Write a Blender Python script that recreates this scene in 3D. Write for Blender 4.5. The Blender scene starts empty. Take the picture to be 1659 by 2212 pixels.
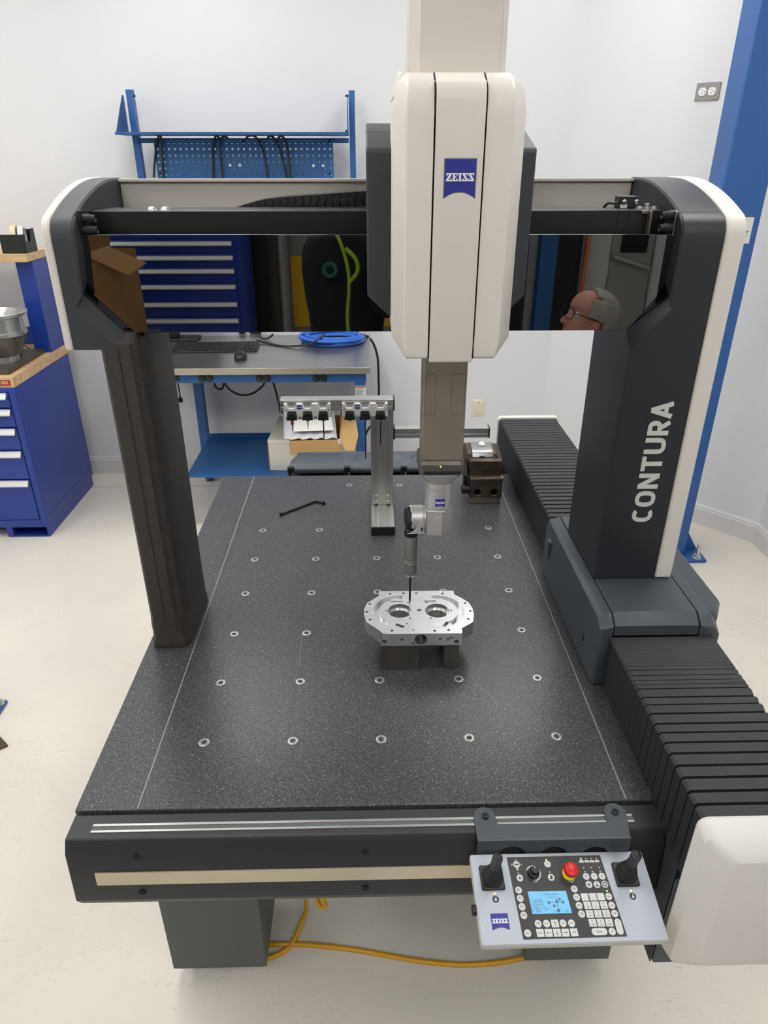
import bpy, bmesh, math, random
from mathutils import Vector, Matrix
random.seed(7)
R = math.radians
PI = math.pi
C = bpy.context.scene.collection
SC = bpy.context.scene

# ------------------------------------------------------------------ camera
RM = ((0.99974686, -0.02249442, -0.00046596), (-0.01065137, -0.45494683, -0.8904549), (0.01981828, 0.89023445, -0.45507126))
CP = Vector((-0.01461705, -0.87670535, 1.7329114))
FPX, CX, CY = 1500.768, 829.5, 1106.0
cam = bpy.data.cameras.new('camera')
cam.sensor_fit = 'HORIZONTAL'; cam.sensor_width = 36.0; cam.lens = FPX * 36.0 / 1659.0
cam.clip_start = 0.02; cam.clip_end = 60
cobj = bpy.data.objects.new('camera', cam); C.objects.link(cobj)
cobj.matrix_world = Matrix(((RM[0][0], -RM[1][0], -RM[2][0], CP[0]), (RM[0][1], -RM[1][1], -RM[2][1], CP[1]),
                            (RM[0][2], -RM[1][2], -RM[2][2], CP[2]), (0, 0, 0, 1)))
SC.camera = cobj

def px(u, v, x=None, y=None, z=None):
    """world point seen at photo pixel (u, v) on the plane x=, y= or z="""
    a, b = (u - CX) / FPX, (v - CY) / FPX
    d = Vector([RM[0][i] * a + RM[1][i] * b + RM[2][i] for i in range(3)])
    if x is not None: t = (x - CP.x) / d.x
    elif y is not None: t = (y - CP.y) / d.y
    else: t = (z - CP.z) / d.z
    return CP + d * t

# ------------------------------------------------------------------ light
SC.view_settings.view_transform = 'Standard'
SC.view_settings.look = 'None'
SC.view_settings.gamma = 1.0
SC.view_settings.use_curve_mapping = False
SC.view_settings.exposure = 0.0
world = bpy.data.worlds.new('room_ambient'); SC.world = world
world.use_nodes = True
world.node_tree.nodes['Background'].inputs[0].default_value = (0.9, 0.95, 1.0, 1)
world.node_tree.nodes['Background'].inputs[1].default_value = 0.05
SC.cycles.max_bounces = 7; SC.cycles.diffuse_bounces = 4; SC.cycles.glossy_bounces = 3; SC.cycles.transmission_bounces = 4
SC.cycles.caustics_reflective = False; SC.cycles.caustics_refractive = False
CEIL_Z = 3.0
LAMP_POWER = 7.6      # emission strength of the ceiling panels
LAMPS = [(-2.4, 2.0, 'over the drawer cabinet'), (-.8, 2.0, 'over the steel workbench'), (.8, 2.0, 'by the angled wall'), (-2.4, .5, 'left of the granite'), (-.85, .5, 'over the left edge of the granite'), (.95, .5, 'over the bellows'),
         (-2.4, -1.3, 'left of the photographer'), (-.75, -1.75, 'behind the photographer'), (.75, -1.75, 'near the seated man'), (1.1, -2.9, 'by the grey door')]

# ------------------------------------------------------------------ materials
def lin(c):
    c = c / 255.0
    return c / 12.92 if c <= 0.04045 else ((c + 0.055) / 1.055) ** 2.4
def rgb(r, g, b): return (lin(r), lin(g), lin(b), 1.0)
MATS = {}
def mat(name, col, rough=0.5, metal=0.0, spec=0.5, emit=None, estr=0.0, bump=0.0, bscale=200.0, coat=0.0, var=0.0, vscale=6.0, trans=0.0, alpha=1.0, aniso=None):
    m = bpy.data.materials.new(name); m.use_nodes = True
    nt = m.node_tree; b = nt.nodes['Principled BSDF']
    b.inputs['Base Color'].default_value = col
    b.inputs['Roughness'].default_value = rough
    b.inputs['Metallic'].default_value = metal
    b.inputs['Specular IOR Level'].default_value = spec
    b.inputs['Coat Weight'].default_value = coat
    if trans: b.inputs['Transmission Weight'].default_value = trans
    if alpha < 1: b.inputs['Alpha'].default_value = alpha
    if emit:
        b.inputs['Emission Color'].default_value = emit; b.inputs['Emission Strength'].default_value = estr
    if bump or var:
        tc = nt.nodes.new('ShaderNodeTexCoord')
    if bump:
        n = nt.nodes.new('ShaderNodeTexNoise'); n.inputs['Scale'].default_value = bscale; n.inputs['Detail'].default_value = 3
        bp = nt.nodes.new('ShaderNodeBump'); bp.inputs['Strength'].default_value = bump; bp.inputs['Distance'].default_value = 0.002
        nt.links.new(tc.outputs['Object'], n.inputs['Vector']); nt.links.new(n.outputs['Fac'], bp.inputs['Height']); nt.links.new(bp.outputs['Normal'], b.inputs['Normal'])
    if var:
        n = nt.nodes.new('ShaderNodeTexNoise'); n.inputs['Scale'].default_value = vscale; n.inputs['Detail'].default_value = 5
        mp = nt.nodes.new('ShaderNodeMapping')
        if aniso: mp.inputs['Scale'].default_value = aniso
        nt.links.new(tc.outputs['Object'], mp.inputs['Vector']); nt.links.new(mp.outputs['Vector'], n.inputs['Vector'])
        mr = nt.nodes.new('ShaderNodeMapRange'); mr.inputs['From Min'].default_value = 0.3; mr.inputs['From Max'].default_value = 0.7
        mr.inputs['To Min'].default_value = 1 - var; mr.inputs['To Max'].default_value = 1 + var
        mx = nt.nodes.new('ShaderNodeMix'); mx.data_type = 'RGBA'; mx.blend_type = 'MULTIPLY'; mx.inputs[0].default_value = 1
        mx.inputs[6].default_value = col
        nt.links.new(n.outputs['Fac'], mr.inputs['Value']); nt.links.new(mr.outputs['Result'], mx.inputs[7]); nt.links.new(mx.outputs[2], b.inputs['Base Color'])
    MATS[name] = m
    return m

def speckle_mat(name, base, spot, scale, lo, hi, rough, bump=0.0, spec=0.5, spot2=None):
    m = bpy.data.materials.new(name); m.use_nodes = True
    nt = m.node_tree; b = nt.nodes['Principled BSDF']
    b.inputs['Roughness'].default_value = rough; b.inputs['Specular IOR Level'].default_value = spec
    tc = nt.nodes.new('ShaderNodeTexCoord')
    n = nt.nodes.new('ShaderNodeTexNoise'); n.inputs['Scale'].default_value = scale; n.inputs['Detail'].default_value = 2; n.inputs['Roughness'].default_value = 0.6
    n2 = nt.nodes.new('ShaderNodeTexNoise'); n2.inputs['Scale'].default_value = scale * 0.35; n2.inputs['Detail'].default_value = 3
    nt.links.new(tc.outputs['Object'], n.inputs['Vector']); nt.links.new(tc.outputs['Object'], n2.inputs['Vector'])
    ad = nt.nodes.new('ShaderNodeMath'); ad.operation = 'MULTIPLY_ADD'; ad.inputs[1].default_value = 0.35
    nt.links.new(n2.outputs['Fac'], ad.inputs[0]); nt.links.new(n.outputs['Fac'], ad.inputs[2])
    cr = nt.nodes.new('ShaderNodeValToRGB')
    cr.color_ramp.elements[0].position = lo; cr.color_ramp.elements[0].color = base
    cr.color_ramp.elements[1].position = hi; cr.color_ramp.elements[1].color = spot
    nt.links.new(ad.outputs[0], cr.inputs[0]); nt.links.new(cr.outputs[0], b.inputs['Base Color'])
    if bump:
        bp = nt.nodes.new('ShaderNodeBump'); bp.inputs['Strength'].default_value = bump; bp.inputs['Distance'].default_value = 0.001
        nt.links.new(n.outputs['Fac'], bp.inputs['Height']); nt.links.new(bp.outputs['Normal'], b.inputs['Normal'])
    MATS[name] = m
    return m

def wood_mat(name, c1, c2):
    m = bpy.data.materials.new(name); m.use_nodes = True
    nt = m.node_tree; b = nt.nodes['Principled BSDF']; b.inputs['Roughness'].default_value = 0.45
    tc = nt.nodes.new('ShaderNodeTexCoord'); mp = nt.nodes.new('ShaderNodeMapping'); mp.inputs['Scale'].default_value = (3, 30, 45)
    n = nt.nodes.new('ShaderNodeTexNoise'); n.inputs['Scale'].default_value = 1.3; n.inputs['Detail'].default_value = 6
    cr = nt.nodes.new('ShaderNodeValToRGB'); cr.color_ramp.elements[0].color = c1; cr.color_ramp.elements[1].color = c2
    cr.color_ramp.elements[0].position = .3; cr.color_ramp.elements[1].position = .7
    nt.links.new(tc.outputs['Object'], mp.inputs[0]); nt.links.new(mp.outputs[0], n.inputs['Vector']); nt.links.new(n.outputs['Fac'], cr.inputs[0]); nt.links.new(cr.outputs[0], b.inputs['Base Color'])
    MATS[name] = m
    return m

def floor_mat():
    m = bpy.data.materials.new('painted_concrete'); m.use_nodes = True
    nt = m.node_tree; b = nt.nodes['Principled BSDF']; b.inputs['Roughness'].default_value = 0.42; b.inputs['Specular IOR Level'].default_value = 0.4
    tc = nt.nodes.new('ShaderNodeTexCoord')
    def noise(scale, detail=4, dist=0.0, mscale=None, rot=0):
        n = nt.nodes.new('ShaderNodeTexNoise'); n.inputs['Scale'].default_value = scale; n.inputs['Detail'].default_value = detail; n.inputs['Distortion'].default_value = dist
        mp = nt.nodes.new('ShaderNodeMapping'); mp.inputs['Rotation'].default_value = (0, 0, rot)
        if mscale: mp.inputs['Scale'].default_value = mscale
        nt.links.new(tc.outputs['Object'], mp.inputs[0]); nt.links.new(mp.outputs[0], n.inputs['Vector'])
        return n.outputs['Fac']
    def ramp(f, a, c, e, g):
        r = nt.nodes.new('ShaderNodeMapRange'); r.inputs['From Min'].default_value = a; r.inputs['From Max'].default_value = c
        r.inputs['To Min'].default_value = e; r.inputs['To Max'].default_value = g
        nt.links.new(f, r.inputs['Value']); return r.outputs['Result']
    def mul(a, c):
        n = nt.nodes.new('ShaderNodeMath'); n.operation = 'MULTIPLY'; nt.links.new(a, n.inputs[0]); nt.links.new(c, n.inputs[1]); return n.outputs[0]
    def bandmask(f, c, w):      # 1 where |f-c| < w : thin contour lines of a noise = scuffs
        s = nt.nodes.new('ShaderNodeMath'); s.operation = 'SUBTRACT'; nt.links.new(f, s.inputs[0]); s.inputs[1].default_value = c
        a = nt.nodes.new('ShaderNodeMath'); a.operation = 'ABSOLUTE'; nt.links.new(s.outputs[0], a.inputs[0])
        return ramp(a.outputs[0], 0.0, w, 1.0, 0.0)
    base = ramp(noise(1.6, 6), 0.3, 0.7, 0.93, 1.05)
    patch = ramp(noise(2.3, 3), 0.47, 0.64, 0.0, 1.0)
    patch2 = ramp(noise(3.1, 3, 0, None, 1.2), 0.46, 0.62, 0.0, 1.0)
    s1 = mul(bandmask(noise(9, 2, 0.4, (1, 5, 1), 0.7), 0.5, 0.005), patch)
    s2 = mul(bandmask(noise(14, 2, 0.3, (6, 1, 1), 0.3), 0.52, 0.006), patch2)
    s3 = mul(bandmask(noise(40, 3, 1.0, (1, 2.5, 1), -0.6), 0.5, 0.010), mul(patch, patch2))
    sp = ramp(noise(85, 2), 0.735, 0.76, 0.0, 1.0)
    tot = s1
    for q in (s2, s3, sp):
        n = nt.nodes.new('ShaderNodeMath'); n.operation = 'MAXIMUM'; nt.links.new(tot, n.inputs[0]); nt.links.new(q, n.inputs[1]); tot = n.outputs[0]
    fac = ramp(tot, 0, 1, 1.0, 0.68)
    val = mul(base, fac)
    mx = nt.nodes.new('ShaderNodeMix'); mx.data_type = 'RGBA'; mx.blend_type = 'MULTIPLY'; mx.inputs[0].default_value = 1
    mx.inputs[6].default_value = rgb(226, 220, 209)
    nt.links.new(val, mx.inputs[7]); nt.links.new(mx.outputs[2], b.inputs['Base Color'])
    MATS['floor'] = m

def granite_mat():
    m = bpy.data.materials.new('granite'); m.use_nodes = True
    nt = m.node_tree; b = nt.nodes['Principled BSDF']; b.inputs['Roughness'].default_value = 0.33
    tc = nt.nodes.new('ShaderNodeTexCoord')
    def link(a, c): nt.links.new(a, c)
    cur = None
    nz = nt.nodes.new('ShaderNodeTexNoise'); nz.inputs['Scale'].default_value = 260; nz.inputs['Detail'].default_value = 4; link(tc.outputs['Object'], nz.inputs['Vector'])
    cr = nt.nodes.new('ShaderNodeValToRGB'); cr.color_ramp.elements[0].position = .36; cr.color_ramp.elements[0].color = rgb(42, 42, 45); cr.color_ramp.elements[1].position = .72; cr.color_ramp.elements[1].color = rgb(80, 81, 84)
    link(nz.outputs['Fac'], cr.inputs[0]); cur = cr.outputs[0]
    for scale, rad, lo, col in ((300, .34, .38, rgb(140, 142, 146)), (480, .36, .30, rgb(128, 130, 134)), (160, .16, .62, rgb(182, 184, 188))):
        vo = nt.nodes.new('ShaderNodeTexVoronoi'); vo.inputs['Scale'].default_value = scale; link(tc.outputs['Object'], vo.inputs['Vector'])
        a = nt.nodes.new('ShaderNodeMapRange'); a.inputs['From Min'].default_value = rad; a.inputs['From Max'].default_value = rad * .55; link(vo.outputs['Distance'], a.inputs['Value'])
        sp = nt.nodes.new('ShaderNodeSeparateColor'); link(vo.outputs['Color'], sp.inputs[0])
        c = nt.nodes.new('ShaderNodeMapRange'); c.inputs['From Min'].default_value = lo; c.inputs['From Max'].default_value = 1.0; link(sp.outputs[0], c.inputs['Value'])
        mu = nt.nodes.new('ShaderNodeMath'); mu.operation = 'MULTIPLY'; link(a.outputs[0], mu.inputs[0]); link(c.outputs[0], mu.inputs[1])
        mx = nt.nodes.new('ShaderNodeMix'); mx.data_type = 'RGBA'; mx.inputs[7].default_value = col; link(mu.outputs[0], mx.inputs[0]); link(cur, mx.inputs[6]); cur = mx.outputs[2]
    link(cur, b.inputs['Base Color'])
    MATS['granite'] = m
floor_mat()
mat('wall', rgb(222, 223, 225), 0.75, bump=0.15, bscale=140)
mat('trim', rgb(214, 213, 214), 0.5)
mat('ceiling', rgb(225, 225, 222), 0.8)
granite_mat()
speckle_mat('leg_coat', rgb(40, 37, 35), rgb(72, 66, 60), 750, 0.55, 0.95, 0.55, 0.7)
mat('scribe', rgb(150, 150, 148), 0.5)
mat('anthracite', rgb(52, 55, 61), 0.52, bump=0.05, bscale=900)
mat('column_black', rgb(38, 39, 45), 0.38, bump=0.04, bscale=900)
mat('carriage_grey', rgb(66, 73, 79), 0.42, bump=0.10, bscale=700)
mat('panel_black', rgb(43, 43, 46), 0.5, bump=0.05, bscale=900)
mat('cover_mirror', (0.21, 0.21, 0.21, 1), 0.015, 1.0)
mat('bar_black', rgb(22, 21, 20), 0.35)
mat('rear_panel', rgb(196, 190, 182), 0.5)
mat('shell_white', rgb(222, 217, 209), 0.42, bump=0.05, bscale=900)
mat('tower_white', rgb(216, 210, 202), 0.5)
mat('cap_white', rgb(224, 221, 217), 0.45, bump=0.05, bscale=900)
mat('seam', rgb(30, 30, 32), 0.8)
mat('black_plastic', rgb(24, 24, 25), 0.42)
mat('black_matt', rgb(14, 14, 15), 0.8)
mat('rubber', rgb(28, 28, 30), 0.6)
mat('bellows', rgb(38, 37, 41), 0.5, bump=0.2, bscale=1500)
mat('insert_ring', rgb(176, 176, 174), .3, .7)
mat('alu', rgb(196, 196, 194), 0.32, 0.9, bump=0.02, bscale=400)
mat('alu_satin', rgb(178, 176, 172), 0.38, 0.85)
mat('alu_machined', rgb(226, 226, 228), 0.27, 0.9, var=0.10, vscale=30, aniso=(1, 8, 1))
mat('ram_metal', rgb(158, 149, 135), 0.42, 0.75, var=0.08, vscale=12)
mat('adapter', rgb(96, 92, 87), 0.42, 0.5)
mat('rds_silver', rgb(196, 195, 194), 0.38, 0.6)
mat('probe_silver', rgb(154, 152, 150), 0.36, 0.75)
mat('steel', rgb(172, 172, 172), 0.25, 1.0)
mat('steel_dark', rgb(92, 80, 70), 0.42, 0.75, var=0.25, vscale=25)
mat('steel_block', rgb(96, 92, 86), 0.45, 0.7, var=0.2, vscale=25)
mat('steel_ground', rgb(140, 132, 120), 0.35, 0.8)
mat('beige_strip', rgb(205, 196, 172), 0.32, 0.55, var=0.06, vscale=9)
mat('pedestal', rgb(84, 90, 87), 0.55)
mat('zeiss_blue', rgb(38, 44, 140), 0.45)
mat('white_print', rgb(232, 232, 228), 0.6)
mat('text_grey', rgb(205, 206, 200), 0.6)
mat('bench_blue', rgb(44, 98, 158), 0.42, bump=0.03, bscale=600)
mat('bench_blue_dark', rgb(38, 84, 140), 0.42)
mat('post_blue', rgb(40, 92, 156), 0.38, bump=0.03, bscale=300)
mat('cabinet_blue', rgb(32, 60, 148), 0.28, bump=0.02, bscale=300)
mat('bench_steel', rgb(168, 168, 168), 0.3, 0.9, var=0.08, vscale=3, aniso=(1, 4, 1))
mat('bench_edge', rgb(196, 188, 172), 0.35, 0.8)
wood_mat('butcher', rgb(196, 158, 112), rgb(226, 194, 150))
mat('handle_white', rgb(222, 223, 224), 0.3, 0.3)
mat('red_label', rgb(170, 32, 40), 0.5)
mat('kraft', rgb(196, 158, 104), 0.8, var=0.04)
mat('brown_box', rgb(150, 112, 70), 0.8, var=0.06)
mat('white_card', rgb(222, 218, 208), 0.8)
mat('film', rgb(208, 210, 216), 0.2, 0, alpha=0.85)
mat('yellow_cable', rgb(214, 160, 22), 0.45)
mat('yellow_paint', rgb(212, 168, 20), 0.5)
mat('red_button', rgb(205, 28, 30), 0.35)
mat('yellow_collar', rgb(235, 205, 20), 0.4)
mat('hose_blue', rgb(48, 108, 205), 0.35)
mat('console_top', rgb(176, 183, 194), 0.42)
mat('console_body', rgb(196, 194, 188), 0.42)
mat('membrane', rgb(52, 50, 50), 0.5)
mat('key_white', rgb(206, 206, 206), 0.5)
mat('key_print', rgb(70, 70, 72), 0.6)
mat('lcd', rgb(96, 170, 210), 0.3, emit=rgb(96, 180, 228), estr=0.22)
mat('lcd_dark', rgb(60, 108, 140), 0.4)
mat('led_green', rgb(150, 240, 120), 0.3, emit=rgb(150, 255, 120), estr=1.5)
mat('led_amber', rgb(240, 200, 130), 0.3, emit=rgb(255, 200, 120), estr=0.8)
mat('led_off', rgb(170, 172, 174), 0.4)
mat('outlet_white', rgb(236, 236, 236), 0.35)
mat('outlet_plate', rgb(150, 146, 140), 0.4, 0.6)
mat('ivory', rgb(226, 220, 200), 0.45)
mat('case_grey', rgb(72, 80, 88), 0.4)
mat('cable_black', rgb(30, 31, 33), 0.5)
mat('chain_black', rgb(26, 24, 22), 0.55)
mat('tape', rgb(214, 205, 160), 0.3)
mat('cast_iron', rgb(104, 100, 96), 0.45, 0.6, var=0.1, vscale=20)
mat('ruby', rgb(150, 20, 30), 0.15)
mat('clear', rgb(240, 240, 240), 0.15, trans=0.6)
mat('paper', rgb(222, 221, 216), 0.7)
mat('zinc', rgb(200, 205, 200), 0.25, 0.9)
mat('lamp', rgb(255, 255, 255), 0.5, emit=(1.0, 0.985, 0.96, 1), estr=LAMP_POWER)
mat('lamp_frame', rgb(235, 235, 235), 0.5)

# ------------------------------------------------------------------ mesh helpers
def B(): return bmesh.new()
def box(bm, x0, x1, y0, y1, z0, z1):
    v = [bm.verts.new(p) for p in ((x0, y0, z0), (x1, y0, z0), (x1, y1, z0), (x0, y1, z0), (x0, y0, z1), (x1, y0, z1), (x1, y1, z1), (x0, y1, z1))]
    for f in ((0, 3, 2, 1), (4, 5, 6, 7), (0, 1, 5, 4), (1, 2, 6, 5), (2, 3, 7, 6), (3, 0, 4, 7)): bm.faces.new([v[i] for i in f])
    return v
def loft(bm, loops, close=True, cap=True):
    """loops: lists of 3D points, same count, joined into a tube of quads"""
    L = [[bm.verts.new(p) for p in l] for l in loops]
    n = len(L[0])
    for a, b in zip(L, L[1:]):
        for i in range(n if close else n - 1):
            j = (i + 1) % n
            try: bm.faces.new((a[i], a[j], b[j], b[i]))
            except ValueError: pass
    if cap:
        bm.faces.new(list(reversed(L[0]))); bm.faces.new(L[-1])
    return L
def prism(bm, pts, axis, a0, a1):
    """polygon pts (2D) in the two other axes, extruded along axis from a0 to a1"""
    def P(p, a):
        return (a, p[0], p[1]) if axis == 'x' else (p[0], a, p[1]) if axis == 'y' else (p[0], p[1], a)
    loft(bm, [[P(p, a0) for p in pts], [P(p, a1) for p in pts]])
def frame_of(d):
    d = Vector(d).normalized()
    up = Vector((0, 0, 1)) if abs(d.z) < 0.95 else Vector((0, 1, 0))
    u = d.cross(up).normalized(); return u, d.cross(u).normalized()
def cyl(bm, p0, p1, r0, r1=None, n=24, cap=True):
    p0, p1 = Vector(p0), Vector(p1); r1 = r0 if r1 is None else r1
    u, w = frame_of(p1 - p0)
    ring = lambda p, r: [p + (u * math.cos(2 * PI * i / n) + w * math.sin(2 * PI * i / n)) * r for i in range(n)]
    loft(bm, [ring(p0, r0), ring(p1, r1)], cap=cap)
def lathe(bm, base, axis, prof, n=28):
    """prof: (distance along axis, radius)"""
    base = Vector(base); a = Vector(axis).normalized(); u, w = frame_of(a)
    loft(bm, [[base + a * t + (u * math.cos(2 * PI * i / n) + w * math.sin(2 * PI * i / n)) * max(r, 1e-5) for i in range(n)] for t, r in prof])
def tube(bm, pts, r, n=8, closed=False):
    pts = [Vector(p) for p in pts]
    m = len(pts); rings = []; pu = None
    for i, p in enumerate(pts):
        a = pts[(i - 1) % m] if (closed or i > 0) else p
        b = pts[(i + 1) % m] if (closed or i < m - 1) else p
        d = (b - a).normalized()
        if pu is None: u, w = frame_of(d)
        else:
            u = (pu - d * pu.dot(d)).normalized(); w = d.cross(u)
        pu = u
        rr = r[i] if isinstance(r, (list, tuple)) else r
        rings.append([p + (u * math.cos(2 * PI * k / n) + w * math.sin(2 * PI * k / n)) * rr for k in range(n)])
    if closed: rings.append(rings[0]); loft(bm, rings, cap=False)
    else: loft(bm, rings)
def smoothpath(pts, k=8, closed=False):
    """Catmull-Rom through pts"""
    P = [Vector(p) for p in pts]; out = []; n = len(P)
    for i in range(n if closed else n - 1):
        p0 = P[(i - 1) % n] if (closed or i > 0) else P[0]; p1 = P[i]; p2 = P[(i + 1) % n]
        p3 = P[(i + 2) % n] if (closed or i + 2 < n) else P[-1]
        for j in range(k):
            t = j / k
            out.append(0.5 * ((2 * p1) + (-p0 + p2) * t + (2 * p0 - 5 * p1 + 4 * p2 - p3) * t * t + (-p0 + 3 * p1 - 3 * p2 + p3) * t ** 3))
    if not closed: out.append(P[-1])
    return out
def arc(cx, cy, r, a0, a1, n=10):
    return [(cx + r * math.cos(R(a0 + (a1 - a0) * i / n)), cy + r * math.sin(R(a0 + (a1 - a0) * i / n))) for i in range(n + 1)]
def rrect(x0, x1, y0, y1, r, n=5):
    return arc(x1 - r, y0 + r, r, -90, 0, n) + arc(x1 - r, y1 - r, r, 0, 90, n) + arc(x0 + r, y1 - r, r, 90, 180, n) + arc(x0 + r, y0 + r, r, 180, 270, n)

ROOTM = {}
def finish(me, smooth, ang):
    if smooth:
        me.polygons.foreach_set('use_smooth', [True] * len(me.polygons)); me.set_sharp_from_angle(angle=R(ang))
def mesh_of(bm, name, material, smooth=True, ang=35, weld=False):
    if weld: bmesh.ops.remove_doubles(bm, verts=bm.verts, dist=1e-6)
    bmesh.ops.recalc_face_normals(bm, faces=bm.faces)
    me = bpy.data.meshes.new(name); bm.to_mesh(me); bm.free()
    me.materials.append(MATS[material] if isinstance(material, str) else material)
    finish(me, smooth, ang)
    return me
def put(name, me, parent=None, M=None):
    o = bpy.data.objects.new(name, me); C.objects.link(o)
    if M is not None: o.matrix_world = M; ROOTM[o.name] = M.copy()
    if parent is not None:
        o.parent = parent
        pm = ROOTM.get(parent.name)
        if pm is not None: o.matrix_parent_inverse = pm.inverted()
        else: o.matrix_parent_inverse = Matrix.Identity(4)
    return o
def mk(name, bm, material, parent=None, bev=0.0, seg=2, smooth=True, ang=35, M=None, weld=False):
    """bmesh (world coordinates unless M is given) -> one object"""
    o = put(name, mesh_of(bm, name, material, smooth, ang, weld), parent, M)
    if bev:
        md = o.modifiers.new('bevel', 'BEVEL'); md.width = bev; md.segments = seg; md.limit_method = 'ANGLE'; md.angle_limit = R(30); md.harden_normals = False
    return o
def tag(o, label=None, cat=None, group=None, kind=None):
    if label: o['label'] = label
    if cat: o['category'] = cat
    if group: o['group'] = group
    if kind: o['kind'] = kind
    return o
def T(name, label, cat, loc=(0, 0, 0), group=None, M=None):
    o = bpy.data.objects.new(name, None); C.objects.link(o); o.empty_display_size = 0.05
    M = M if M is not None else Matrix.Translation(Vector(loc))
    o.matrix_world = M; ROOTM[o.name] = M.copy()
    return tag(o, label, cat, group)
def S(name, bm, material, bev=0.0, **k):
    return tag(mk(name, bm, material, None, bev, **k), kind='structure')
def simple(name, fn, *a):
    bm = B(); fn(bm, *a); return bm
def bxo(name, dims, material, parent=None, bev=0.002, **k):
    bm = B(); box(bm, *dims); return mk(name, bm, material, parent, bev, **k)
def plane_M(o, u, v):
    """matrix whose local x,y,z are u, v, u x v at o"""
    u = Vector(u).normalized(); v = Vector(v).normalized(); n = u.cross(v).normalized()
    return Matrix(((u.x, v.x, n.x, o[0]), (u.y, v.y, n.y, o[1]), (u.z, v.z, n.z, o[2]), (0, 0, 0, 1)))
def text_bm(s, size, off=0.0, depth=0.0004, align='CENTER', sx=1.0, space=1.0):
    cu = bpy.data.curves.new('t', 'FONT'); cu.body = s; cu.size = 1.0; cu.offset = off / size; cu.extrude = depth / 2 / size
    cu.align_x = align; cu.align_y = 'CENTER'; cu.resolution_u = 3; cu.space_character = space
    ob = bpy.data.objects.new('t', cu); C.objects.link(ob)
    dg = bpy.context.evaluated_depsgraph_get()
    me = bpy.data.meshes.new_from_object(ob.evaluated_get(dg))
    bm = B(); bm.from_mesh(me); bpy.data.objects.remove(ob); bpy.data.curves.remove(cu); bpy.data.meshes.remove(me)
    for v in bm.verts: v.co = Vector((v.co.x * sx * size, v.co.y * size, v.co.z * size))
    return bm
def text(name, s, size, M, material, parent, **k):
    return mk(name, text_bm(s, size, **k), material, parent, smooth=False, M=M)
def boolean(bmA, bmB, op='DIFFERENCE'):
    obs = []
    for bm in (bmA, bmB):
        bmesh.ops.recalc_face_normals(bm, faces=bm.faces)
        me = bpy.data.meshes.new('t'); bm.to_mesh(me); bm.free()
        o = bpy.data.objects.new('t', me); C.objects.link(o); obs.append(o)
    md = obs[0].modifiers.new('b', 'BOOLEAN'); md.operation = op; md.solver = 'EXACT'; md.object = obs[1]
    dg = bpy.context.evaluated_depsgraph_get(); dg.update()
    me = bpy.data.meshes.new_from_object(obs[0].evaluated_get(dg))
    bm = B(); bm.from_mesh(me)
    for o in obs:
        d = o.data; bpy.data.objects.remove(o); bpy.data.meshes.remove(d)
    bpy.data.meshes.remove(me)
    return bm

# maker's emblem: blue shield with concave lower edge and five slab letters
LETTERS = {
 'Z': [[(0, 0), (.95, 0), (.95, .36), (.80, .36), (.74, .17), (.42, .17), (.95, .83), (.95, 1), (.03, 1), (.03, .66), (.18, .66), (.24, .83), (.52, .83), (0, .17)]],
 'E': [[(0, 0), (.92, 0), (.92, .34), (.77, .34), (.70, .15), (.48, .15), (.48, .43), (.72, .43), (.72, .58), (.48, .58), (.48, .85), (.70, .85), (.76, .68), (.90, .68), (.90, 1), (0, 1), (0, .87), (.14, .87), (.14, .13), (0, .13)]],
 'I': [[(0, 0), (.62, 0), (.62, .13), (.48, .13), (.48, .87), (.62, .87), (.62, 1), (0, 1), (0, .87), (.14, .87), (.14, .13), (0, .13)]],
 'S': [[(0, 0), (.95, 0), (.95, .17), (.43, .83), (.72, .83), (.78, .68), (.92, .68), (.92, 1), (0, 1), (0, .83), (.53, .17), (.24, .17), (.18, .34), (.02, .34)]],
}
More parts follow.
